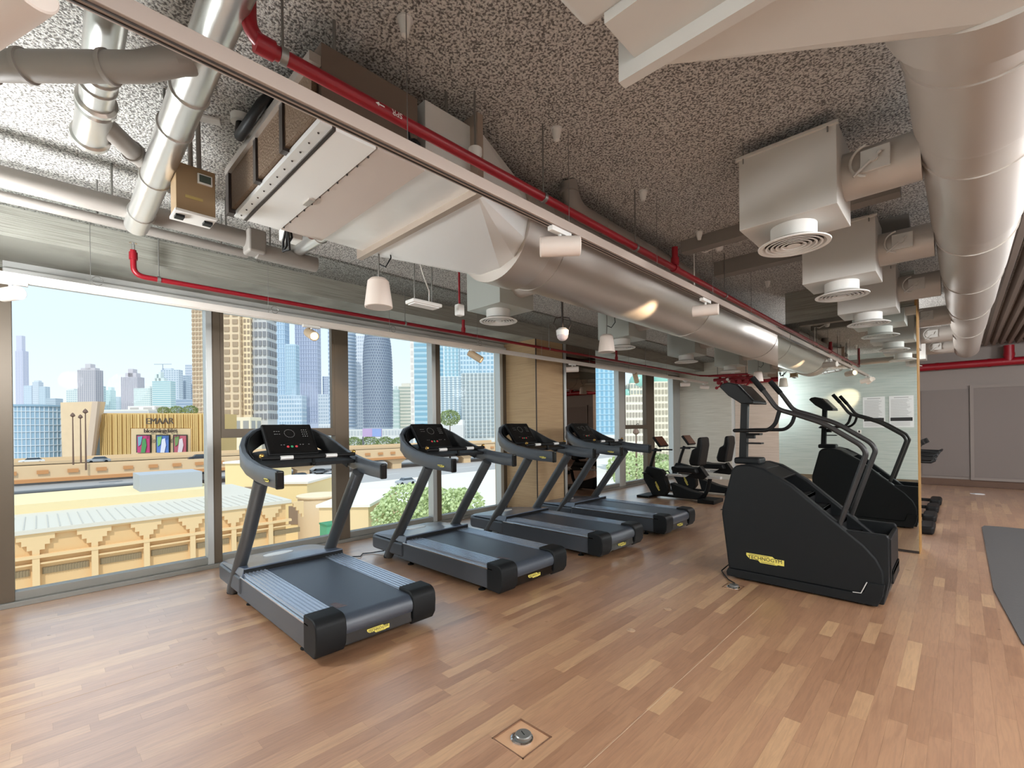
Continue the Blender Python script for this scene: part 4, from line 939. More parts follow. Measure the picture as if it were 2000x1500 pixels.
# cords and caps made up for the added fill lamps
for i, (x, y) in enumerate(FILL_LAMPS):
    t = empty('fill_lamp_cord', (x, y, 0), 'cord and cap of an added fill lamp outside the view, %s of its set' % ORD[i], 'lamp', 'added fill lamps outside the picture')
    MB().tube([(0, 0, 2.80), (0, 0, H)], .006, 8).build('cord', ROD, t); MB().lathe([(.04, 2.78), (.03, 2.82), (.001, 2.83)], (0, 0, 0), (0, 0, 1), 16).build('cap', WHITE, t, smooth=40)
# ------------------------------------------------------------------ the city outside
GZ = -11.0
def ray(px, py): return RT*((px-1000)/F) + UP*((PY-py)/F) + FW
def at(px, py, D):
    """point seen at picture position (px,py) whose distance along the view axis is D"""
    return Vector((0, 0, EYE)) + ray(px, py)*D
def P_(rgb, rough=.7, metal=0., name=None): return mat(name or 'city_%d_%d_%d' % rgb, rgb, rough, metal)
struct(MB().box(-3000, -6.3, -1500, 3000, GZ-.5, GZ).build('ground', mat('sandy_ground', (230, 224, 214), .9, 0, None, (.05, .08))))
# the building under this floor, so the room stands on something
struct(MB().box(-6.3, 8, -3, 20, GZ, -.26).build('wall_outer', mat('outer_wall', (190, 180, 165), .8)))

# roads
rd = struct(MB().box(-205, -100, -300, 900, GZ, GZ+.05).build('road', mat('asphalt', (176, 172, 170), .9)))
mk = MB()
for x in (-112, -138, -160, -182):
    for k in range(60): mk.box(x-.15, x+.15, -120+k*14, -112+k*14, GZ+.05, GZ+.06)
mk.build('lane_marking', WHITE, rd)
# viaduct
vd = empty('viaduct', (-126, -20, 0), 'long beige road viaduct crossing the view behind the low building', 'viaduct')
VB = mat('viaduct_concrete', (222, 190, 150), .8); VD = mat('viaduct_brown_band', (200, 142, 92), .8)
L0, L1 = -60, 185
MB().box(0, -16, L0, L1, -6.2, -5.9).build('deck', mat('deck_asphalt', (196, 184, 172), .9), vd)
MB().box(-30, -46, L0, L1, -6.2, -5.9).build('deck', mat('deck_asphalt', (196, 184, 172), .9), vd)
MB().box(-.4, .3, L0, L1, -7.3, -4.9).build('parapet', VB, vd)
MB().box(.3, .5, L0, L1, -7.9, -7.2).build('fascia_band', VD, vd)
MB().box(-15.6, -16, L0, L1, -5.9, -5.4).build('median', VB, vd); MB().box(-30, -30.4, L0, L1, -6.2, -5.2).box(-45.5, -46, L0, L1, -6.2, -4.9).build('parapet', VB, vd)
MB().box(-4, -12, L0, L1, -6.9, -6.2).build('box_girder', VD, vd)
bp = MB()
for k in range(46): bp.box(.5, .62, -18+k*4.2, -16.4+k*4.2, -6.3, -5.6)
bp.build('parapet_panel', VD, vd, kind='stuff')
for k in range(6):
    y = 12.4+k*28.6
    MB().prism([(y-1.6, GZ), (y-1.6, -9.2), (y-3.6, -8.0), (y+3.6, -8.0), (y+1.6, -9.2), (y+1.6, GZ)], 'x', -3.5, -.5).build('pier', VB, vd)
# lamp posts on the viaduct
for k, (px, top, bot, D) in enumerate(((143, 815, 892, 100), (158, 818, 893, 104), (168, 808, 912, 92), (1243, 850, 905, 60))):
    b_ = at(px, bot, D); tz = at(px, top, D).z
    t = empty('street_lamp', (b_.x, b_.y, 0), ['slim dark street lamp, leftmost of three on the viaduct', 'slim dark street lamp, middle of three on the viaduct', 'tall dark street lamp, right of three on the viaduct', 'street lamp beyond the fifth window'][k], 'street lamp')
    MB().tube([(0, 0, min(b_.z, -6) if k < 3 else GZ), (0, 0, tz)], [.16, .09], 8).build('pole', mat('lamp_brown', (110, 84, 70), .6), t)
    MB().lathe([(.05, 0), (.45, .3), (.3, .7), (.05, 1.0)], (0, 0, tz), (0, 0, 1), 10).build('lantern', mat('lamp_brown', (110, 84, 70), .6), t)
# cars
def car(name='car', paint=(225, 225, 225)):
    t = empty(name, (0, 0, 0), 'car', 'car')
    pm = mat('car_paint_%d' % paint[0], paint, .3, .2)
    MB().prism([(-2.2, .35), (-2.2, .85), (-1.5, 1.0), (2.0, 1.0), (2.25, .8), (2.25, .35)], 'x', -.85, .85).build('body', pm, t, bevel=.08)
    MB().prism([(-1.2, 1.0), (-.7, 1.48), (1.2, 1.48), (1.8, 1.0)], 'x', -.75, .75).build('cabin', mat('car_glass', (70, 80, 90), .2), t, bevel=.05)
    MB().box(-.72, .72, -.6, 1.1, 1.46, 1.52).build('roof', pm, t)
    for x in (-.8, .8):
        for y in (-1.35, 1.4): MB().lathe([(.32, -.1), (.32, .1)], (x, y, .32), (1, 0, 0), 14).build('wheel', BLACK, t)
    return t
def bus(label, loc):
    t = empty('bus', loc, label, 'bus')
    MB().box(-1.25, 1.25, -5.5, 5.5, .4, 3.0).build('body', mat('bus_white', (236, 236, 238), .4), t, bevel=.12)
    MB().box(-1.28, 1.28, -5.2, 5.2, 1.7, 2.5).build('window_band', mat('bus_glass', (90, 96, 108), .2), t)
    for x in (-1.2, 1.2):
        for y in (-3.4, 3.5): MB().lathe([(.5, -.1), (.5, .1)], (x, y, .5), (1, 0, 0), 14).build('wheel', BLACK, t)
cw = car('car', (236, 236, 236)); cd = car('car', (60, 62, 70)); cs = car('car', (176, 180, 186))
def put(src, px, py, z, lab, first=False):
    r = ray(px, py); tt = (z-EYE)/r.z; p = Vector((0, 0, EYE))+r*tt
    if first: src.location = (p.x, p.y, z); src['label'] = lab; return
    copy_tree(src, None, (p.x, p.y, z), lab)
put(cw, 62, 906, -5.88, 'white car on the viaduct at the left of the first window', True)
put(cs, 192, 904, -5.88, 'silver car on the viaduct below the billboard facade', True)
put(cd, 388, 899, -5.88, 'dark car on the viaduct near the first mullion', True)
br = ray(376, 940); tt = (GZ+.05-EYE)/br.z; bp_ = Vector((0, 0, EYE))+br*tt
bus('white bus on the road below the viaduct', (bp_.x, bp_.y, GZ+.05))
cl = [(585, 935, cd, 'dark car parked first in the row under the treadmill handrail view'), (590, 925, cw, 'white parked car behind the dark one below the viaduct'), (606, 938, cw, 'white parked car in the middle of the lot below the viaduct'), (622, 926, cs, 'silver parked car in the lot below the viaduct'), (640, 935, cw, 'white parked car by the third mullion below the viaduct'), (655, 925, cs, 'silver parked car by the third mullion below the viaduct'), (792, 946, cs, 'silver car alone on the pale ground beyond the second treadmill'), (575, 1002, cd, 'dark parked car beside the round tank'), (590, 1003, cs, 'silver parked car beside the round tank'), (850, 905, cs, 'silver car under the far viaduct'), (770, 888, cw, 'white car on the far viaduct')]
for px, py, src, lab in cl: put(src, px, py, GZ+.02, lab)

# annex: low beige building with stepped arches
an = empty('annex_building', (-40, 0, 0), 'low yellow beige building with stepped arch niches and pale roof', 'building')
AB = mat('annex_wall', (222, 184, 134), .85); AT = mat('annex_trim', (226, 194, 148), .85); AV = mat('annex_vent', (150, 130, 100), .8)
AY0, AY1 = -22.0, 14.2
MB().box(-16, 0, AY0, AY1, GZ, -4.5).build('block', AB, an)
MB().box(-16.5, .35, AY0, AY1+.35, -4.5, -4.25).build('roof_slab', mat('annex_roof', (214, 206, 192), .8), an)
rl = MB()
for k in range(70): rl.box(-6, 0.2, AY0+k*.52, AY0+k*.52+.06, -4.25, -4.22)
rl.build('roof_ribs', mat('roof_rib', (196, 190, 180), .8), an, kind='stuff')
MB().box(-16.5, -8, AY0, AY1-3, -4.25, -3.6).build('roof_plinth', mat('plinth_yellow', (236, 216, 170), .8), an)
MB().box(-14, -10, 6.0, 10.5, -3.6, -2.2).build('rooftop_unit', mat('roof_unit_grey', (176, 180, 186), .6), an)
MB().box(0, .35, AY0, AY1+.35, -6.0, -5.82).build('cornice', AT, an)
MB().box(0, .25, AY0, AY1+.3, -6.4, -6.3).build('string_course', AT, an)
for k in range(14):
    yc = AY0+1.0+k*2.62-.1
    if yc > AY1: break
    MB().box(0, .32, yc-.16, yc+.16, GZ, -6.0).build('pilaster', AT, an)
    st = MB(); yb = yc+1.31
    for j in range(4):
        w_ = 1.31-.30*(3-j)*.55-.0; st_h = .26
    # stepped spandrels at each side of the niche
    for sgn in (-1, 1):
        for j in range(4):
            st.box(0, .22, yb+sgn*1.31, yb+sgn*(1.31-.16-.22*j), -5.82+.0+j*.30, -5.82+(j+1)*.30+.001)
    st.box(0, .22, yb-1.31, yb+1.31, -4.62, -4.5)
    st.build('stepped_niche', AT, an)
    vn = MB().box(0, .06, yb-1.05, yb+1.05, -7.05, -6.65, 0)
    for q in range(16): vn.box(.06, .09, yb-1.0+q*.13, yb-.96+q*.13, -7.05, -6.65)
    vn.build('vent_grille', AV, an)
# other low structures
def lowbox(name, x0, x1, ytop, ybot, D, depth, rgb, label, cat, h_parts=True):
    a = at(x0, ybot, D); b = at(x1, ybot, D); r_ = (b-a); r_.z = 0; w = r_.length; d = r_.normalized(); nrm = Vector((d.y, -d.x, 0))
    if nrm.dot(Vector((a.x, a.y, 0))) < 0: nrm = -nrm
    zt = at((x0+x1)/2, ytop, D).z
    t = empty(name, (a.x, a.y, GZ), label, cat)
    mid = (d*w/2)+nrm*depth/2
    MB().obox(mid+Vector((0, 0, (zt-GZ)/2)), d*w/2, nrm*depth/2, Vector((0, 0, (zt-GZ)/2))).build('wall', P_(rgb), t)
    MB().obox(mid+Vector((0, 0, zt-GZ+.1)), d*(w/2+.2), nrm*(depth/2+.2), Vector((0, 0, .12))).build('roof', mat('low_roof', (240, 234, 222), .8), t)
    op = MB(); nn = max(2, int(w/2.2))
    for k in range(nn): 
        c_ = d*(w*(k+.5)/nn) - nrm*.03 + Vector((0, 0, (zt-GZ)*.45)); op.obox(c_, d*w/nn*.22, nrm*.04, Vector((0, 0, (zt-GZ)*.16)))
    op.build('opening', P_((150, 130, 110)), t)
    return t
lowbox('service_hut', 440, 500, 905, 945, 62, 10, (240, 214, 160), 'yellow flat roofed hut seen under the first treadmill handle', 'hut')
lowbox('service_hut', 500, 600, 945, 985, 52, 8, (246, 222, 166), 'long low yellow hut before the parking lot', 'hut')
lowbox('service_hut', 624, 720, 990, 1050, 40, 10, (236, 206, 160), 'beige hut with windows behind the first treadmill post', 'hut')
lowbox('service_hut', 678, 790, 985, 1025, 52, 6, (240, 224, 180), 'pale hut with a flat roof left of the second treadmill', 'hut')
c_ = at(625, 1010, 46); zt = at(625, 966, 46).z
t = empty('round_tank', (c_.x, c_.y, GZ), 'round beige water tank beside the parking lot', 'tank')
MB().lathe([(2.0, 0), (2.0, zt-GZ-.15), (2.15, zt-GZ-.15), (2.15, zt-GZ), (.01, zt-GZ+.2)], (0, 0, 0), (0, 0, 1), 28).build('drum', P_((236, 214, 180)), t, smooth=30)
c_ = at(644, 1024, 35)
t = empty('green_bin', (c_.x, c_.y, GZ), 'green waste bin beside the pale hut', 'bin')
g_ = max(.5, c_.z-GZ); MB().box(-.6, .6, -.5, .5, 0, g_).build('body', P_((90, 160, 120)), t); MB().box(-.64, .64, -.54, .54, g_, g_+.12).build('lid', P_((70, 140, 100)), t)
# paved pattern by the tank
struct(MB().box(-60, -44, 18, 34, GZ, GZ+.04).build('path', P_((206, 176, 164))))

# trees
LEAF = mat('tree_leaves', (140, 156, 104), .8, 0, None, (3, .3)); LEAF2 = mat('light_leaves', (190, 204, 150), .8, 0, None, (3, .3)); BARK = mat('tree_bark', (110, 90, 70), .9)
def tree(px, py, D, r, hh, label, m_=LEAF, seed=1):
    c_ = at(px, py, D); ZB = GZ if i not in (15, 16, 17) else at(300, 807, 150).z; rr = random.Random(seed)
    t = empty('tree', (c_.x, c_.y, ZB), label, 'tree', 'trees outside')
    h0 = max(hh, c_.z-ZB)
    MB().tube([(0, 0, 0), (.05, .05, h0*.5), (0, .2, h0*.9)], [r*.09, r*.06, r*.03], 8).build('trunk', BARK, t)
    cr_ = MB()
    for k in range(1100):
        u = Vector((rr.gauss(0, 1), rr.gauss(0, 1), rr.gauss(0, 1))).normalized()*rr.uniform(.55, 1)**.5*r
        u.z *= .75; q = Vector((0, 0, h0))+u; s_ = r*rr.uniform(.035, .08)
        a = Vector((rr.gauss(0, 1), rr.gauss(0, 1), rr.gauss(0, 1))).normalized(); b = a.orthogonal().normalized()
        cr_.add([q+a*s_, q+b*s_, q-a*s_, q-b*s_], [(0, 1, 2, 3)])
    cr_.build('crown', m_, t)
TL = [(770, 1010, 40, 2.0, LEAF2), (800, 985, 42, 2.6, LEAF2), (838, 985, 44, 2.2, LEAF2), (872, 990, 44, 2.4, LEAF2), (905, 985, 46, 2.2, LEAF2), (1228, 915, 70, 3.4, LEAF2), (1250, 922, 60, 2.6, LEAF2), (1288, 915, 72, 3.2, LEAF), (1304, 924, 62, 2.2, LEAF2), (690, 866, 212, 4.2, LEAF), (722, 864, 216, 4.2, LEAF), (752, 866, 212, 4.2, LEAF), (780, 866, 216, 4, LEAF), (636, 862, 240, 4, LEAF), (878, 816, 170, 4, LEAF), (345, 803, 165, 2.2, LEAF), (372, 804, 165, 2.4, LEAF), (320, 804, 166, 2.0, LEAF)]
TLAB = ['pale green bush at the left end of the row below the third mullion', 'pale green tree beyond the second treadmill console', 'pale green tree right of the fourth mullion, first', 'pale green tree behind the second treadmill post', 'pale green tree by the last pane before the column', 'green tree before the apartment block, left', 'low green tree before the apartment block, middle', 'darker green tree before the apartment block, right', 'small green tree beside the far window edge', 'dark tree under the billboard, left', 'dark tree right of the billboard pole', 'dark tree below the curved tower', 'dark tree below the beige tower', 'dark tree beside the second mullion far off', 'small tree on the white podium roof', 'roof garden tree left, above the shop facade', 'roof garden tree right, above the shop facade', 'roof garden tree far left, above the shop facade']
for i, (px, py, D, r, m_) in enumerate(TL): tree(px, py, D, r, 1.5, TLAB[i], m_, i)

# towers, distance haze painted into their pale colours
def tower(x0, x1, ytop, D, rgb, label, depth=None, style='grid', win=(120, 140, 160), cols=6, rows=20, ybot=850, crown=None, name='tower', into=None, rough=.6, inset=.12):
    a = at(x0, 830, D); b = at(x1, 830, D); a.z = b.z = 0; r_ = b-a; w = r_.length; d = r_.normalized(); nrm = Vector((-d.y, d.x, 0))
    if nrm.dot(a) < 0: nrm = -nrm
    depth = min(depth or w*.8, 9 if D < 700 else 16); zt = at((x0+x1)/2, ytop, D).z; hh = zt-GZ
    if into is None: t = empty(name, (a.x, a.y, GZ), label, 'building')
    else: t = into
    before = set(t.children); org = Vector((a.x, a.y, GZ))
    mid = d*w/2+nrm*depth/2; up = Vector((0, 0, 1))
    MB().obox(mid+up*hh/2, d*w/2, nrm*depth/2, up*hh/2).build('wall', P_(rgb, rough), t)
    zb = max(0, at((x0+x1)/2, ybot, D).z-GZ); span = hh-zb; win = tuple(int(a*.62+b*.38) for a, b in zip(win, rgb)); wm = P_(win, .4)  # window colour blended toward the wall as painted haze
    q = MB(); e = w/cols; fh = span/rows
    sides = [(Vector((0, 0, 0)), d, w, -nrm, cols), (Vector((0, 0, 0)), nrm, depth, -d, max(2, int(cols*depth/w))), (d*w, nrm, depth, d, max(2, int(cols*depth/w)))]
    for o_, dd, ww, nn, cc_ in sides:
        ee = ww/cc_
        if style == 'grid':
            for i in range(cc_):
                for j in range(rows): q.obox(o_+dd*(ee*(i+.5))+up*(zb+fh*(j+.5))+nn*.02, dd*ee*.32, nn*inset, up*fh*.30)
        elif style == 'bands':
            for j in range(rows): q.obox(o_+dd*ww/2+up*(zb+fh*(j+.5))+nn*.02, dd*ww*.485, nn*inset, up*fh*.26)
        elif style == 'fins':
            for i in range(cc_): q.obox(o_+dd*(ee*(i+.5))+up*(zb+span/2)+nn*.02, dd*ee*.26, nn*inset, up*span*.49)
    q.build('window_field', wm, t, kind='stuff')
    if style == 'fins':
        q = MB()
        for o_, dd, ww, nn, cc_ in sides:
            for j in range(rows): q.obox(o_+dd*ww/2+up*(zb+fh*(j+.5))+nn*.1, dd*ww*.49, nn*inset*1.5, up*fh*.06)
        q.build('floor_band', P_(rgb, rough), t, kind='stuff')
    if crown:
        q = MB()
        for (fx0, fx1, dz) in crown:   # fractions of the width, height as a picture-pixel rise
            zz = dz*D/F; q.obox(d*w*(fx0+fx1)/2+nrm*depth/2+up*(hh+zz/2), d*w*(fx1-fx0)/2, nrm*depth*.3, up*zz/2)
        q.build('crown', P_(rgb, rough), t)
    if into is not None:
        for ch in t.children:
            if ch not in before: ch.location = org - t.location
    return t
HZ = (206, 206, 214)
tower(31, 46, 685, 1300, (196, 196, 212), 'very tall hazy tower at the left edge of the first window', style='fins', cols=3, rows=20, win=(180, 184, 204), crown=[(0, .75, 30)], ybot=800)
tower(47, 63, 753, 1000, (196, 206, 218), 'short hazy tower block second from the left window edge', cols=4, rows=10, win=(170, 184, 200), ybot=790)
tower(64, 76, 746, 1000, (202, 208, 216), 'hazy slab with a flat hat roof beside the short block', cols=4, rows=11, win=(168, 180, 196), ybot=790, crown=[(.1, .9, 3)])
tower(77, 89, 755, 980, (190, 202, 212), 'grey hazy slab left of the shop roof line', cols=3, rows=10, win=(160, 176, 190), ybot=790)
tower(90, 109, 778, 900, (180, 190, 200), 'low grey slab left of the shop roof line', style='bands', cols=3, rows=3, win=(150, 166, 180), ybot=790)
tower(130, 154, 762, 850, (214, 218, 216), 'low pale tower left of the crowned tower', cols=6, rows=7, win=(150, 176, 184), ybot=790, crown=[(0, .5, 3)])
tower(152, 187, 722, 800, (198, 192, 196), 'crowned apartment tower in the middle of the first window', cols=9, rows=22, style='fins', win=(126, 130, 144), ybot=800, crown=[(.1, .9, 4), (.35, .65, 12)])
tower(189, 200, 754, 820, (206, 220, 222), 'narrow teal tower right of the crowned tower', cols=3, rows=10, win=(150, 186, 196), ybot=800, crown=[(.2, .5, 6)])
tower(200, 216, 762, 860, (206, 222, 222), 'pale green tower with stepped top', cols=4, rows=9, win=(156, 190, 196), ybot=800, crown=[(.6, 1, 6)])
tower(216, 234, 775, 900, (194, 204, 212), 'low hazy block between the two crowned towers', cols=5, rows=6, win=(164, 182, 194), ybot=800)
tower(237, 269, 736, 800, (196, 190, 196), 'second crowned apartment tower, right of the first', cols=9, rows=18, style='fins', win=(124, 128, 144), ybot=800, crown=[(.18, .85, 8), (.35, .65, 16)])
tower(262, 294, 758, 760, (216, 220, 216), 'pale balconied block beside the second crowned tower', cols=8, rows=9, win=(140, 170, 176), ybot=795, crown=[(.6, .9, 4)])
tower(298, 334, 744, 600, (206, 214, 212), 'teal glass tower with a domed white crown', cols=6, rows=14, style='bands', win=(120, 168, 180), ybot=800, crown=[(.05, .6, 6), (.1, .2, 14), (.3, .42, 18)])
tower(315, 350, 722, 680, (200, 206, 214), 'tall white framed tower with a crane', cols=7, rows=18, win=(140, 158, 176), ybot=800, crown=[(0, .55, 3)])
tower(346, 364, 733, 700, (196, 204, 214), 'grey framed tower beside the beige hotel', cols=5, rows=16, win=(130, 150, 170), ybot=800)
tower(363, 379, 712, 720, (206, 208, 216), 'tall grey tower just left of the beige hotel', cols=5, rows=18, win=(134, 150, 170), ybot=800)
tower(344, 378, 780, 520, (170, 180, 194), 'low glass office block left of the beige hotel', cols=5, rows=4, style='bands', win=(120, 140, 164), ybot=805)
# crane
c_ = at(318, 722, 680); t = empty('tower_crane', (c_.x, c_.y, 0), 'thin construction crane on the white framed tower', 'crane')
e_ = at(301, 711, 680)-c_; e2 = at(335, 716, 680)-c_
MB().tube([(0, 0, c_.z), (0, 0, c_.z+8)], .5, 6).build('mast', P_((150, 160, 176)), t); MB().tube([(e_.x, e_.y, c_.z+8), (e2.x, e2.y, c_.z+8)], .35, 6).build('jib', P_((150, 160, 176)), t)
# hotel
def hotel():
    D = 215; t = tower(377, 402, 430, D-2, (222, 200, 172), 'large beige hotel with square windows and a side wing of dark balconies', cols=4, rows=44, win=(150, 124, 98), ybot=812, depth=12, inset=.3)
    tower(421, 470, 430, D, (226, 202, 170), 'beige hotel front with three columns of square windows', cols=3, rows=26, win=(140, 116, 94), ybot=812, depth=14, inset=.35, into=t)
    tower(470, 491, 430, D+2, (240, 218, 182), 'pale hotel stair tower with rows of small square holes', cols=3, rows=34, win=(120, 100, 84), ybot=812, depth=12, into=t)
    tower(490, 523, 430, D+4, (206, 204, 202), 'hotel side wing with stacked dark balconies', cols=4, rows=22, win=(96, 96, 104), ybot=822, depth=14, style='grid', inset=.5, into=t)
    tower(421, 489, 815, D-14, (242, 228, 200), 'pale hotel podium with dark glazed bays', cols=4, rows=1, win=(120, 124, 134), ybot=850, depth=20, into=t)
hotel()
tower(524, 558, 430, 420, (186, 204, 220), 'blue glass tower beside the hotel balconies', cols=7, rows=44, style='fins', win=(128, 156, 184), ybot=830)
tower(559, 579, 672, 400, (190, 208, 220), 'shorter blue glass tower shoulder', cols=5, rows=24, style='fins', win=(134, 166, 188), ybot=830)
tower(578, 621, 430, 440, (186, 192, 210), 'tall lavender glass tower with vertical ribs', cols=9, rows=50, style='fins', win=(128, 138, 164), ybot=830)
tower(545, 590, 772, 380, (196, 206, 216), 'low blue office block at the foot of the glass towers', cols=9, rows=7, win=(120, 150, 176), ybot=830)
tower(622, 645, 770, 420, (212, 216, 222), 'white lattice block behind the second sash', cols=5, rows=9, win=(150, 166, 184), ybot=830)
tower(631, 642, 735, 460, (202, 208, 220), 'thin pale tower rising behind the white lattice block', cols=3, rows=10, win=(150, 160, 180), ybot=780)
tower(643, 652, 430, 380, (186, 198, 214), 'curved grey tower edge cut by the second mullion', cols=3, rows=50, style='bands', win=(126, 144, 170), ybot=830)
def round_tower(xc, w_px, ytop, D, label, rgb, win, rows, ybot=835, taper=1.0, cell=False):
    c_ = at(xc, 830, D); R_ = w_px/2*D/F; zt = at(xc, ytop, D).z-GZ; zb = max(0, at(xc, ybot, D).z-GZ)
    t = empty('tower', (c_.x, c_.y, GZ), label, 'building')
    pr = [(R_, 0), (R_*1.02, zt*.5), (R_, zt*.75), (R_*.93, zt*.9), (R_*.80*taper, zt)]
    MB().lathe(pr, (0, 0, 0), (0, 0, 1), 40).build('wall', P_(rgb, .45), t, smooth=40)
    def rad(z):
        for (r0, z0), (r1, z1) in zip(pr, pr[1:]):
            if z <= z1: return r0+(r1-r0)*(z-z0)/(z1-z0)
        return pr[-1][0]
    q = MB(); fh = (zt-zb)/rows
    for j in range(rows):
        z = zb+fh*(j+.5)
        if cell:
            for k in range(36):
                a = 2*PI*(k+.5*(j % 2))/36; rr_ = rad(z)
                q.obox((rr_*math.cos(a), rr_*math.sin(a), z), Vector((-math.sin(a), math.cos(a), 0))*R_*.055, Vector((math.cos(a), math.sin(a), 0))*.35, Vector((0, 0, fh*.3)))
        else:
            q.lathe([(rad(z-fh*.2)+.3, -fh*.22), (rad(z)+.45, -fh*.22), (rad(z)+.45, fh*.22), (rad(z)+.3, fh*.22)], (0, 0, z), (0, 0, 1), 32)
    q.build('window_field', P_(win, .35), t, kind='stuff')
round_tower(683, 26, 600, 330, 'rounded blue grey tower with horizontal bands behind the third window', (190, 200, 212), (140, 156, 176), 36)
tower(696, 713, 655, 360, (224, 226, 232), 'white lattice tower between two rounded towers', cols=4, rows=26, win=(170, 180, 196), ybot=840, crown=[(.1, .9, 4)])
round_tower(739, 54, 652, 320, 'broad rounded grey tower with a chequered skin behind the third window', (166, 176, 190), (120, 130, 150), 34, cell=True)
tower(766, 779, 760, 420, (206, 214, 210), 'small pale green tower right of the broad rounded one', cols=4, rows=10, win=(150, 176, 170), ybot=845, crown=[(.3, .7, 6)])
tower(779, 803, 754, 430, (224, 216, 202), 'beige balconied tower in the third window', cols=4, rows=15, style='bands', win=(150, 160, 150), ybot=850, crown=[(.2, .9, 6)])
tower(803, 810, 430, 300, (236, 228, 220), 'pale stone edge tower beside the blue tower', cols=1, rows=30, win=(210, 200, 196), ybot=850)
tower(810, 840, 430, 300, (176, 204, 216), 'blue glass tower cut by the fourth mullion', cols=4, rows=40, style='bands', win=(110, 158, 182), ybot=845)
tower(858, 866, 430, 300, (170, 200, 214), 'teal glass sliver beyond the fourth mullion', cols=2, rows=40, style='bands', win=(100, 150, 176), ybot=760)
tower(869, 905, 430, 340, (214, 230, 236), 'white and blue tower with a tall glazed slot behind the fourth pane', cols=5, rows=44, style='fins', win=(130, 180, 200), ybot=740)
tower(900, 936, 430, 330, (206, 222, 230), 'pale blue balconied tower high behind the fourth pane', cols=6, rows=34, win=(120, 156, 180), ybot=740)
tower(936, 974, 430, 352, (212, 224, 232), 'white balconied tower next to the window jamb', cols=5, rows=34, win=(120, 160, 184), ybot=740)
tower(861, 903, 735, 255, (226, 232, 234), 'white stepped tower lower left of the grid facade', cols=5, rows=20, style='fins', win=(120, 150, 170), ybot=822)
tower(903, 974, 728, 235, (216, 222, 222), 'wide white grid facade with dark balconies', cols=9, rows=18, win=(112, 128, 136), ybot=855, inset=.4)
tower(857, 904, 820, 215, (240, 240, 238), 'plain white podium wall in the fourth pane', cols=6, rows=1, win=(206, 206, 206), ybot=862, style='bands')
tower(1096, 1106, 430, 260, (190, 206, 216), 'blue tower sliver beside the column mirror', cols=2, rows=40, win=(130, 164, 186), ybot=850)
tower(1163, 1208, 430, 270, (176, 210, 226), 'light blue glass tower right of the column mirror', cols=5, rows=36, style='fins', win=(104, 164, 196), ybot=850)
def apt():
    D = 120
    t = tower(1217, 1264, 772, D, (238, 230, 214), 'cream apartment block with small windows and green domes beyond the far windows', cols=8, rows=10, win=(130, 120, 106), ybot=925, depth=14, inset=.15)
    tower(1232, 1262, 748, D+4, (240, 232, 212), 'cream upper storeys of the apartment block under the dome', cols=5, rows=2, win=(120, 130, 130), ybot=772, depth=8, into=t)
    tower(1272, 1312, 745, D+2, (238, 228, 206), 'cream apartment wing with paired windows by the window jamb', cols=6, rows=13, win=(140, 130, 112), ybot=920, depth=14, inset=.15, into=t)
    for k, (px, py, r) in enumerate(((1246, 748, 2.4), (1226, 772, 1.6), (1290, 745, 2.2))):
        c_ = at(px, py, D+6) - t.location
        MB().sphere(tuple(c_), r, 20, 10, 0, 1.1).build('dome', P_((150, 200, 186), .3), t, smooth=60); MB().tube([c_+Vector((0, 0, r)), c_+Vector((0, 0, r*2))], .12, 6).build('finial', P_((220, 220, 210)), t)
apt()

# shopping centre
SC = at(100, 850, 160)
t = tower(34, 125, 802, 172, (230, 206, 170), 'pale stone wing of the shopping centre at left', cols=3, rows=1, win=(222, 198, 162), ybot=885, depth=20)
dr_c = at(78, 880, 152); R_ = 47*152/F; zt = at(78, 792, 152).z-GZ
t = empty('glass_drum', (dr_c.x, dr_c.y, GZ), 'curved blue glass drum entrance of the shopping centre', 'building')
MB().lathe([(R_, 0), (R_, zt-.6), (R_+.4, zt-.6), (R_+.4, zt), (.1, zt)], (0, 0, 0), (0, 0, 1), 40).build('glazing', P_((150, 178, 198), .2), t, smooth=30)
q = MB()
for k in range(48):
    a = 2*PI*k/48; q.obox((R_*math.cos(a), R_*math.sin(a), zt/2), (.12, 0, 0), (0, .12, 0), (0, 0, zt/2))
for k in range(9): q.lathe([(R_+.05, -.1), (R_+.2, -.1), (R_+.2, .1), (R_+.05, .1)], (0, 0, zt*(k+1)/10), (0, 0, 1), 40)
q.build('mullions', P_((214, 222, 228)), t, kind='stuff')
# slanted stone wall
def slab(pts, D, thick, m_, name, parent):
    vs = [at(x, y, D) for x, y in pts]; n2 = len(vs); off = Vector((FW.x, FW.y, 0))*thick
    MB().add([tuple(v) for v in vs]+[tuple(v+off) for v in vs], [tuple(range(n2)), tuple(range(n2, 2*n2))[::-1]]+[(i, (i+1) % n2, n2+(i+1) % n2, n2+i) for i in range(n2)]).build(name, m_, parent)
st = empty('stone_wall', (0, 0, 0), 'leaning beige stone wall between the glass drum and the shop front', 'building')
slab([(118, 786), (190, 784), (166, 915), (122, 915)], 146, 3, mat('stone_panels', (232, 204, 168), .8, 0, None, (.6, .08)), 'wall', st)
slab([(180, 784), (191, 784), (176, 915), (164, 915)], 145, 1, P_((214, 190, 168)), 'edge_fin', st)
sh = empty('shop_front', (0, 0, 0), 'ochre finned shop facade with sign and three coloured posters', 'building')
SFD = 150
slab([(196, 807), (405, 807), (405, 915), (196, 915)], SFD, 16, P_((222, 188, 126)), 'wall', sh)
q = MB(); fr = random.Random(5)
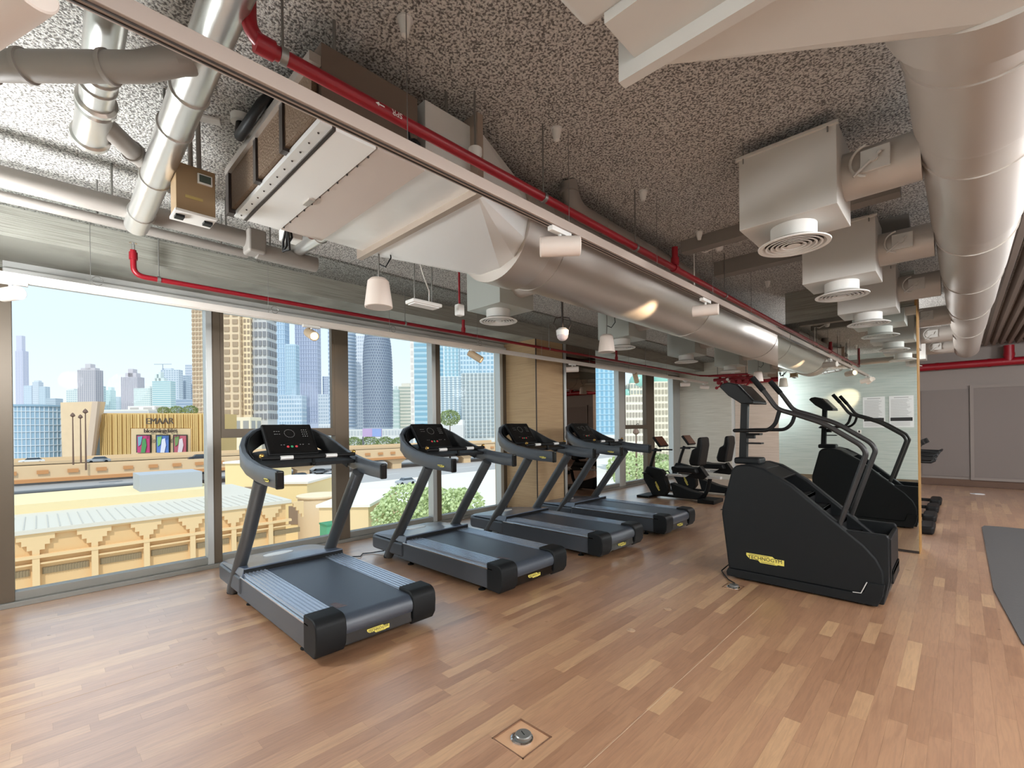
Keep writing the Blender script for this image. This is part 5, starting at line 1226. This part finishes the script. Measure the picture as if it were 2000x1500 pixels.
for k in range(52):
    x = 198+k*4.0; a = at(x, 809, SFD-.8); b = at(x+2.0, 809, SFD-.8); z0 = GZ; d = (b-a)
    top = a.z; mid = a+d/2; lo = GZ if not (254 < x < 372) else at(x, 836, SFD-.8).z
    q.obox((mid.x, mid.y, (top+lo)/2), (d.x/2, d.y/2, 0), Vector((FW.x, FW.y, 0))*fr.uniform(.3, .9), (0, 0, (top-lo)/2))
q.build('fins', P_((230, 196, 130)), sh, kind='stuff')
slab([(180, 812), (200, 812), (204, 915), (176, 915)], 154, 2, P_((150, 170, 186), .3), 'glazed_gap', sh)
slab([(256, 837), (372, 837), (372, 915), (256, 915)], SFD-1.6, 1.5, P_((226, 198, 156)), 'panel', sh)
def sign_text(txt, px, py, size_px, m_, D, name, bold=0.):
    o_ = at(px, py, D); size = size_px*D/F
    xd = Vector((RT0.x, RT0.y, 0)); text_mesh(txt, size, .15, basis(o_, xd, (0, 0, 1)), name, m_, sh, bold=bold)
INKB = P_((92, 78, 66))
sign_text('EMAAR', 312, 823, 17, INKB, SFD-4, 'sign_lettering')
sign_text('bloomingdales', 314, 841.5, 11.5, INKB, SFD-4, 'sign_lettering')
cols_ = [[(196, 70, 120), (120, 170, 190), (84, 150, 90)], [(96, 130, 200), (130, 190, 120), (226, 226, 240)], [(190, 96, 110), (120, 150, 90), (226, 210, 214)]]
for k, (x0, x1) in enumerate(((266, 293), (304, 330), (338, 364))):
    slab([(x0, 849), (x1, 849), (x1, 884), (x0, 884)], SFD-2.4, .6, P_((60, 66, 60)), 'poster_frame', sh)
    slab([(x0+2, 851), (x1-1, 851), (x1-1, 884), (x0+2, 884)], SFD-2.7, .2, P_(cols_[k][0]), 'poster_field', sh)
    slab([(x0+3, 853), (x0+12, 852), (x0+9, 868), (x0+4, 872)], SFD-2.9, .1, P_(cols_[k][1]), 'poster_shape', sh)
    slab([(x0+12, 858), (x0+18, 856), (x0+20, 870), (x0+17, 884), (x0+9, 884), (x0+11, 868)], SFD-3.0, .1, P_(cols_[k][2]), 'poster_shape', sh)
lowb = tower(200, 290, 800, 175, (236, 232, 224), 'white rooftop plant rooms above the shop facade', cols=5, rows=1, win=(196, 196, 200), ybot=812, depth=12, style='bands')
tower(250, 302, 793, 192, (244, 242, 238), 'white rooftop box with a grille above the sign', cols=2, rows=1, win=(170, 160, 156), ybot=806, depth=10)
# billboard
sgn = empty('billboard', (0, 0, 0), 'purple and blue roadside billboard on a pole in the third window', 'billboard')
BD = 190
slab([(708, 837), (745, 837), (745, 853), (708, 853)], BD, .8, P_((196, 170, 210)), 'panel', sgn)
slab([(727, 837.5), (744.5, 837.5), (744.5, 852.5), (727, 852.5)], BD-.3, .2, P_((150, 170, 220)), 'printed_half', sgn)
p0 = at(709, 853, BD); MB().tube([(p0.x, p0.y, GZ), (p0.x, p0.y, p0.z)], .35, 8).build('pole', P_((120, 120, 126)), sgn)
# pale skyline podium blocks along the horizon in the right panes
tower(678, 800, 838, 260, (214, 214, 214), 'long pale podium under the rounded towers', cols=20, rows=2, win=(170, 176, 182), ybot=868, depth=20)
tower(622, 652, 828, 300, (216, 218, 222), 'pale low block right of the first treadmill console', cols=6, rows=2, win=(170, 178, 190), ybot=860)
tower(425, 620, 838, 300, (220, 220, 222), 'long pale low block behind the first treadmill console', cols=20, rows=2, win=(176, 182, 192), ybot=868)
bk = tower(1163, 1210, 850, 200, (232, 230, 224), 'pale wall strip under the light blue glass tower', cols=6, rows=1, win=(206, 206, 202), ybot=870)
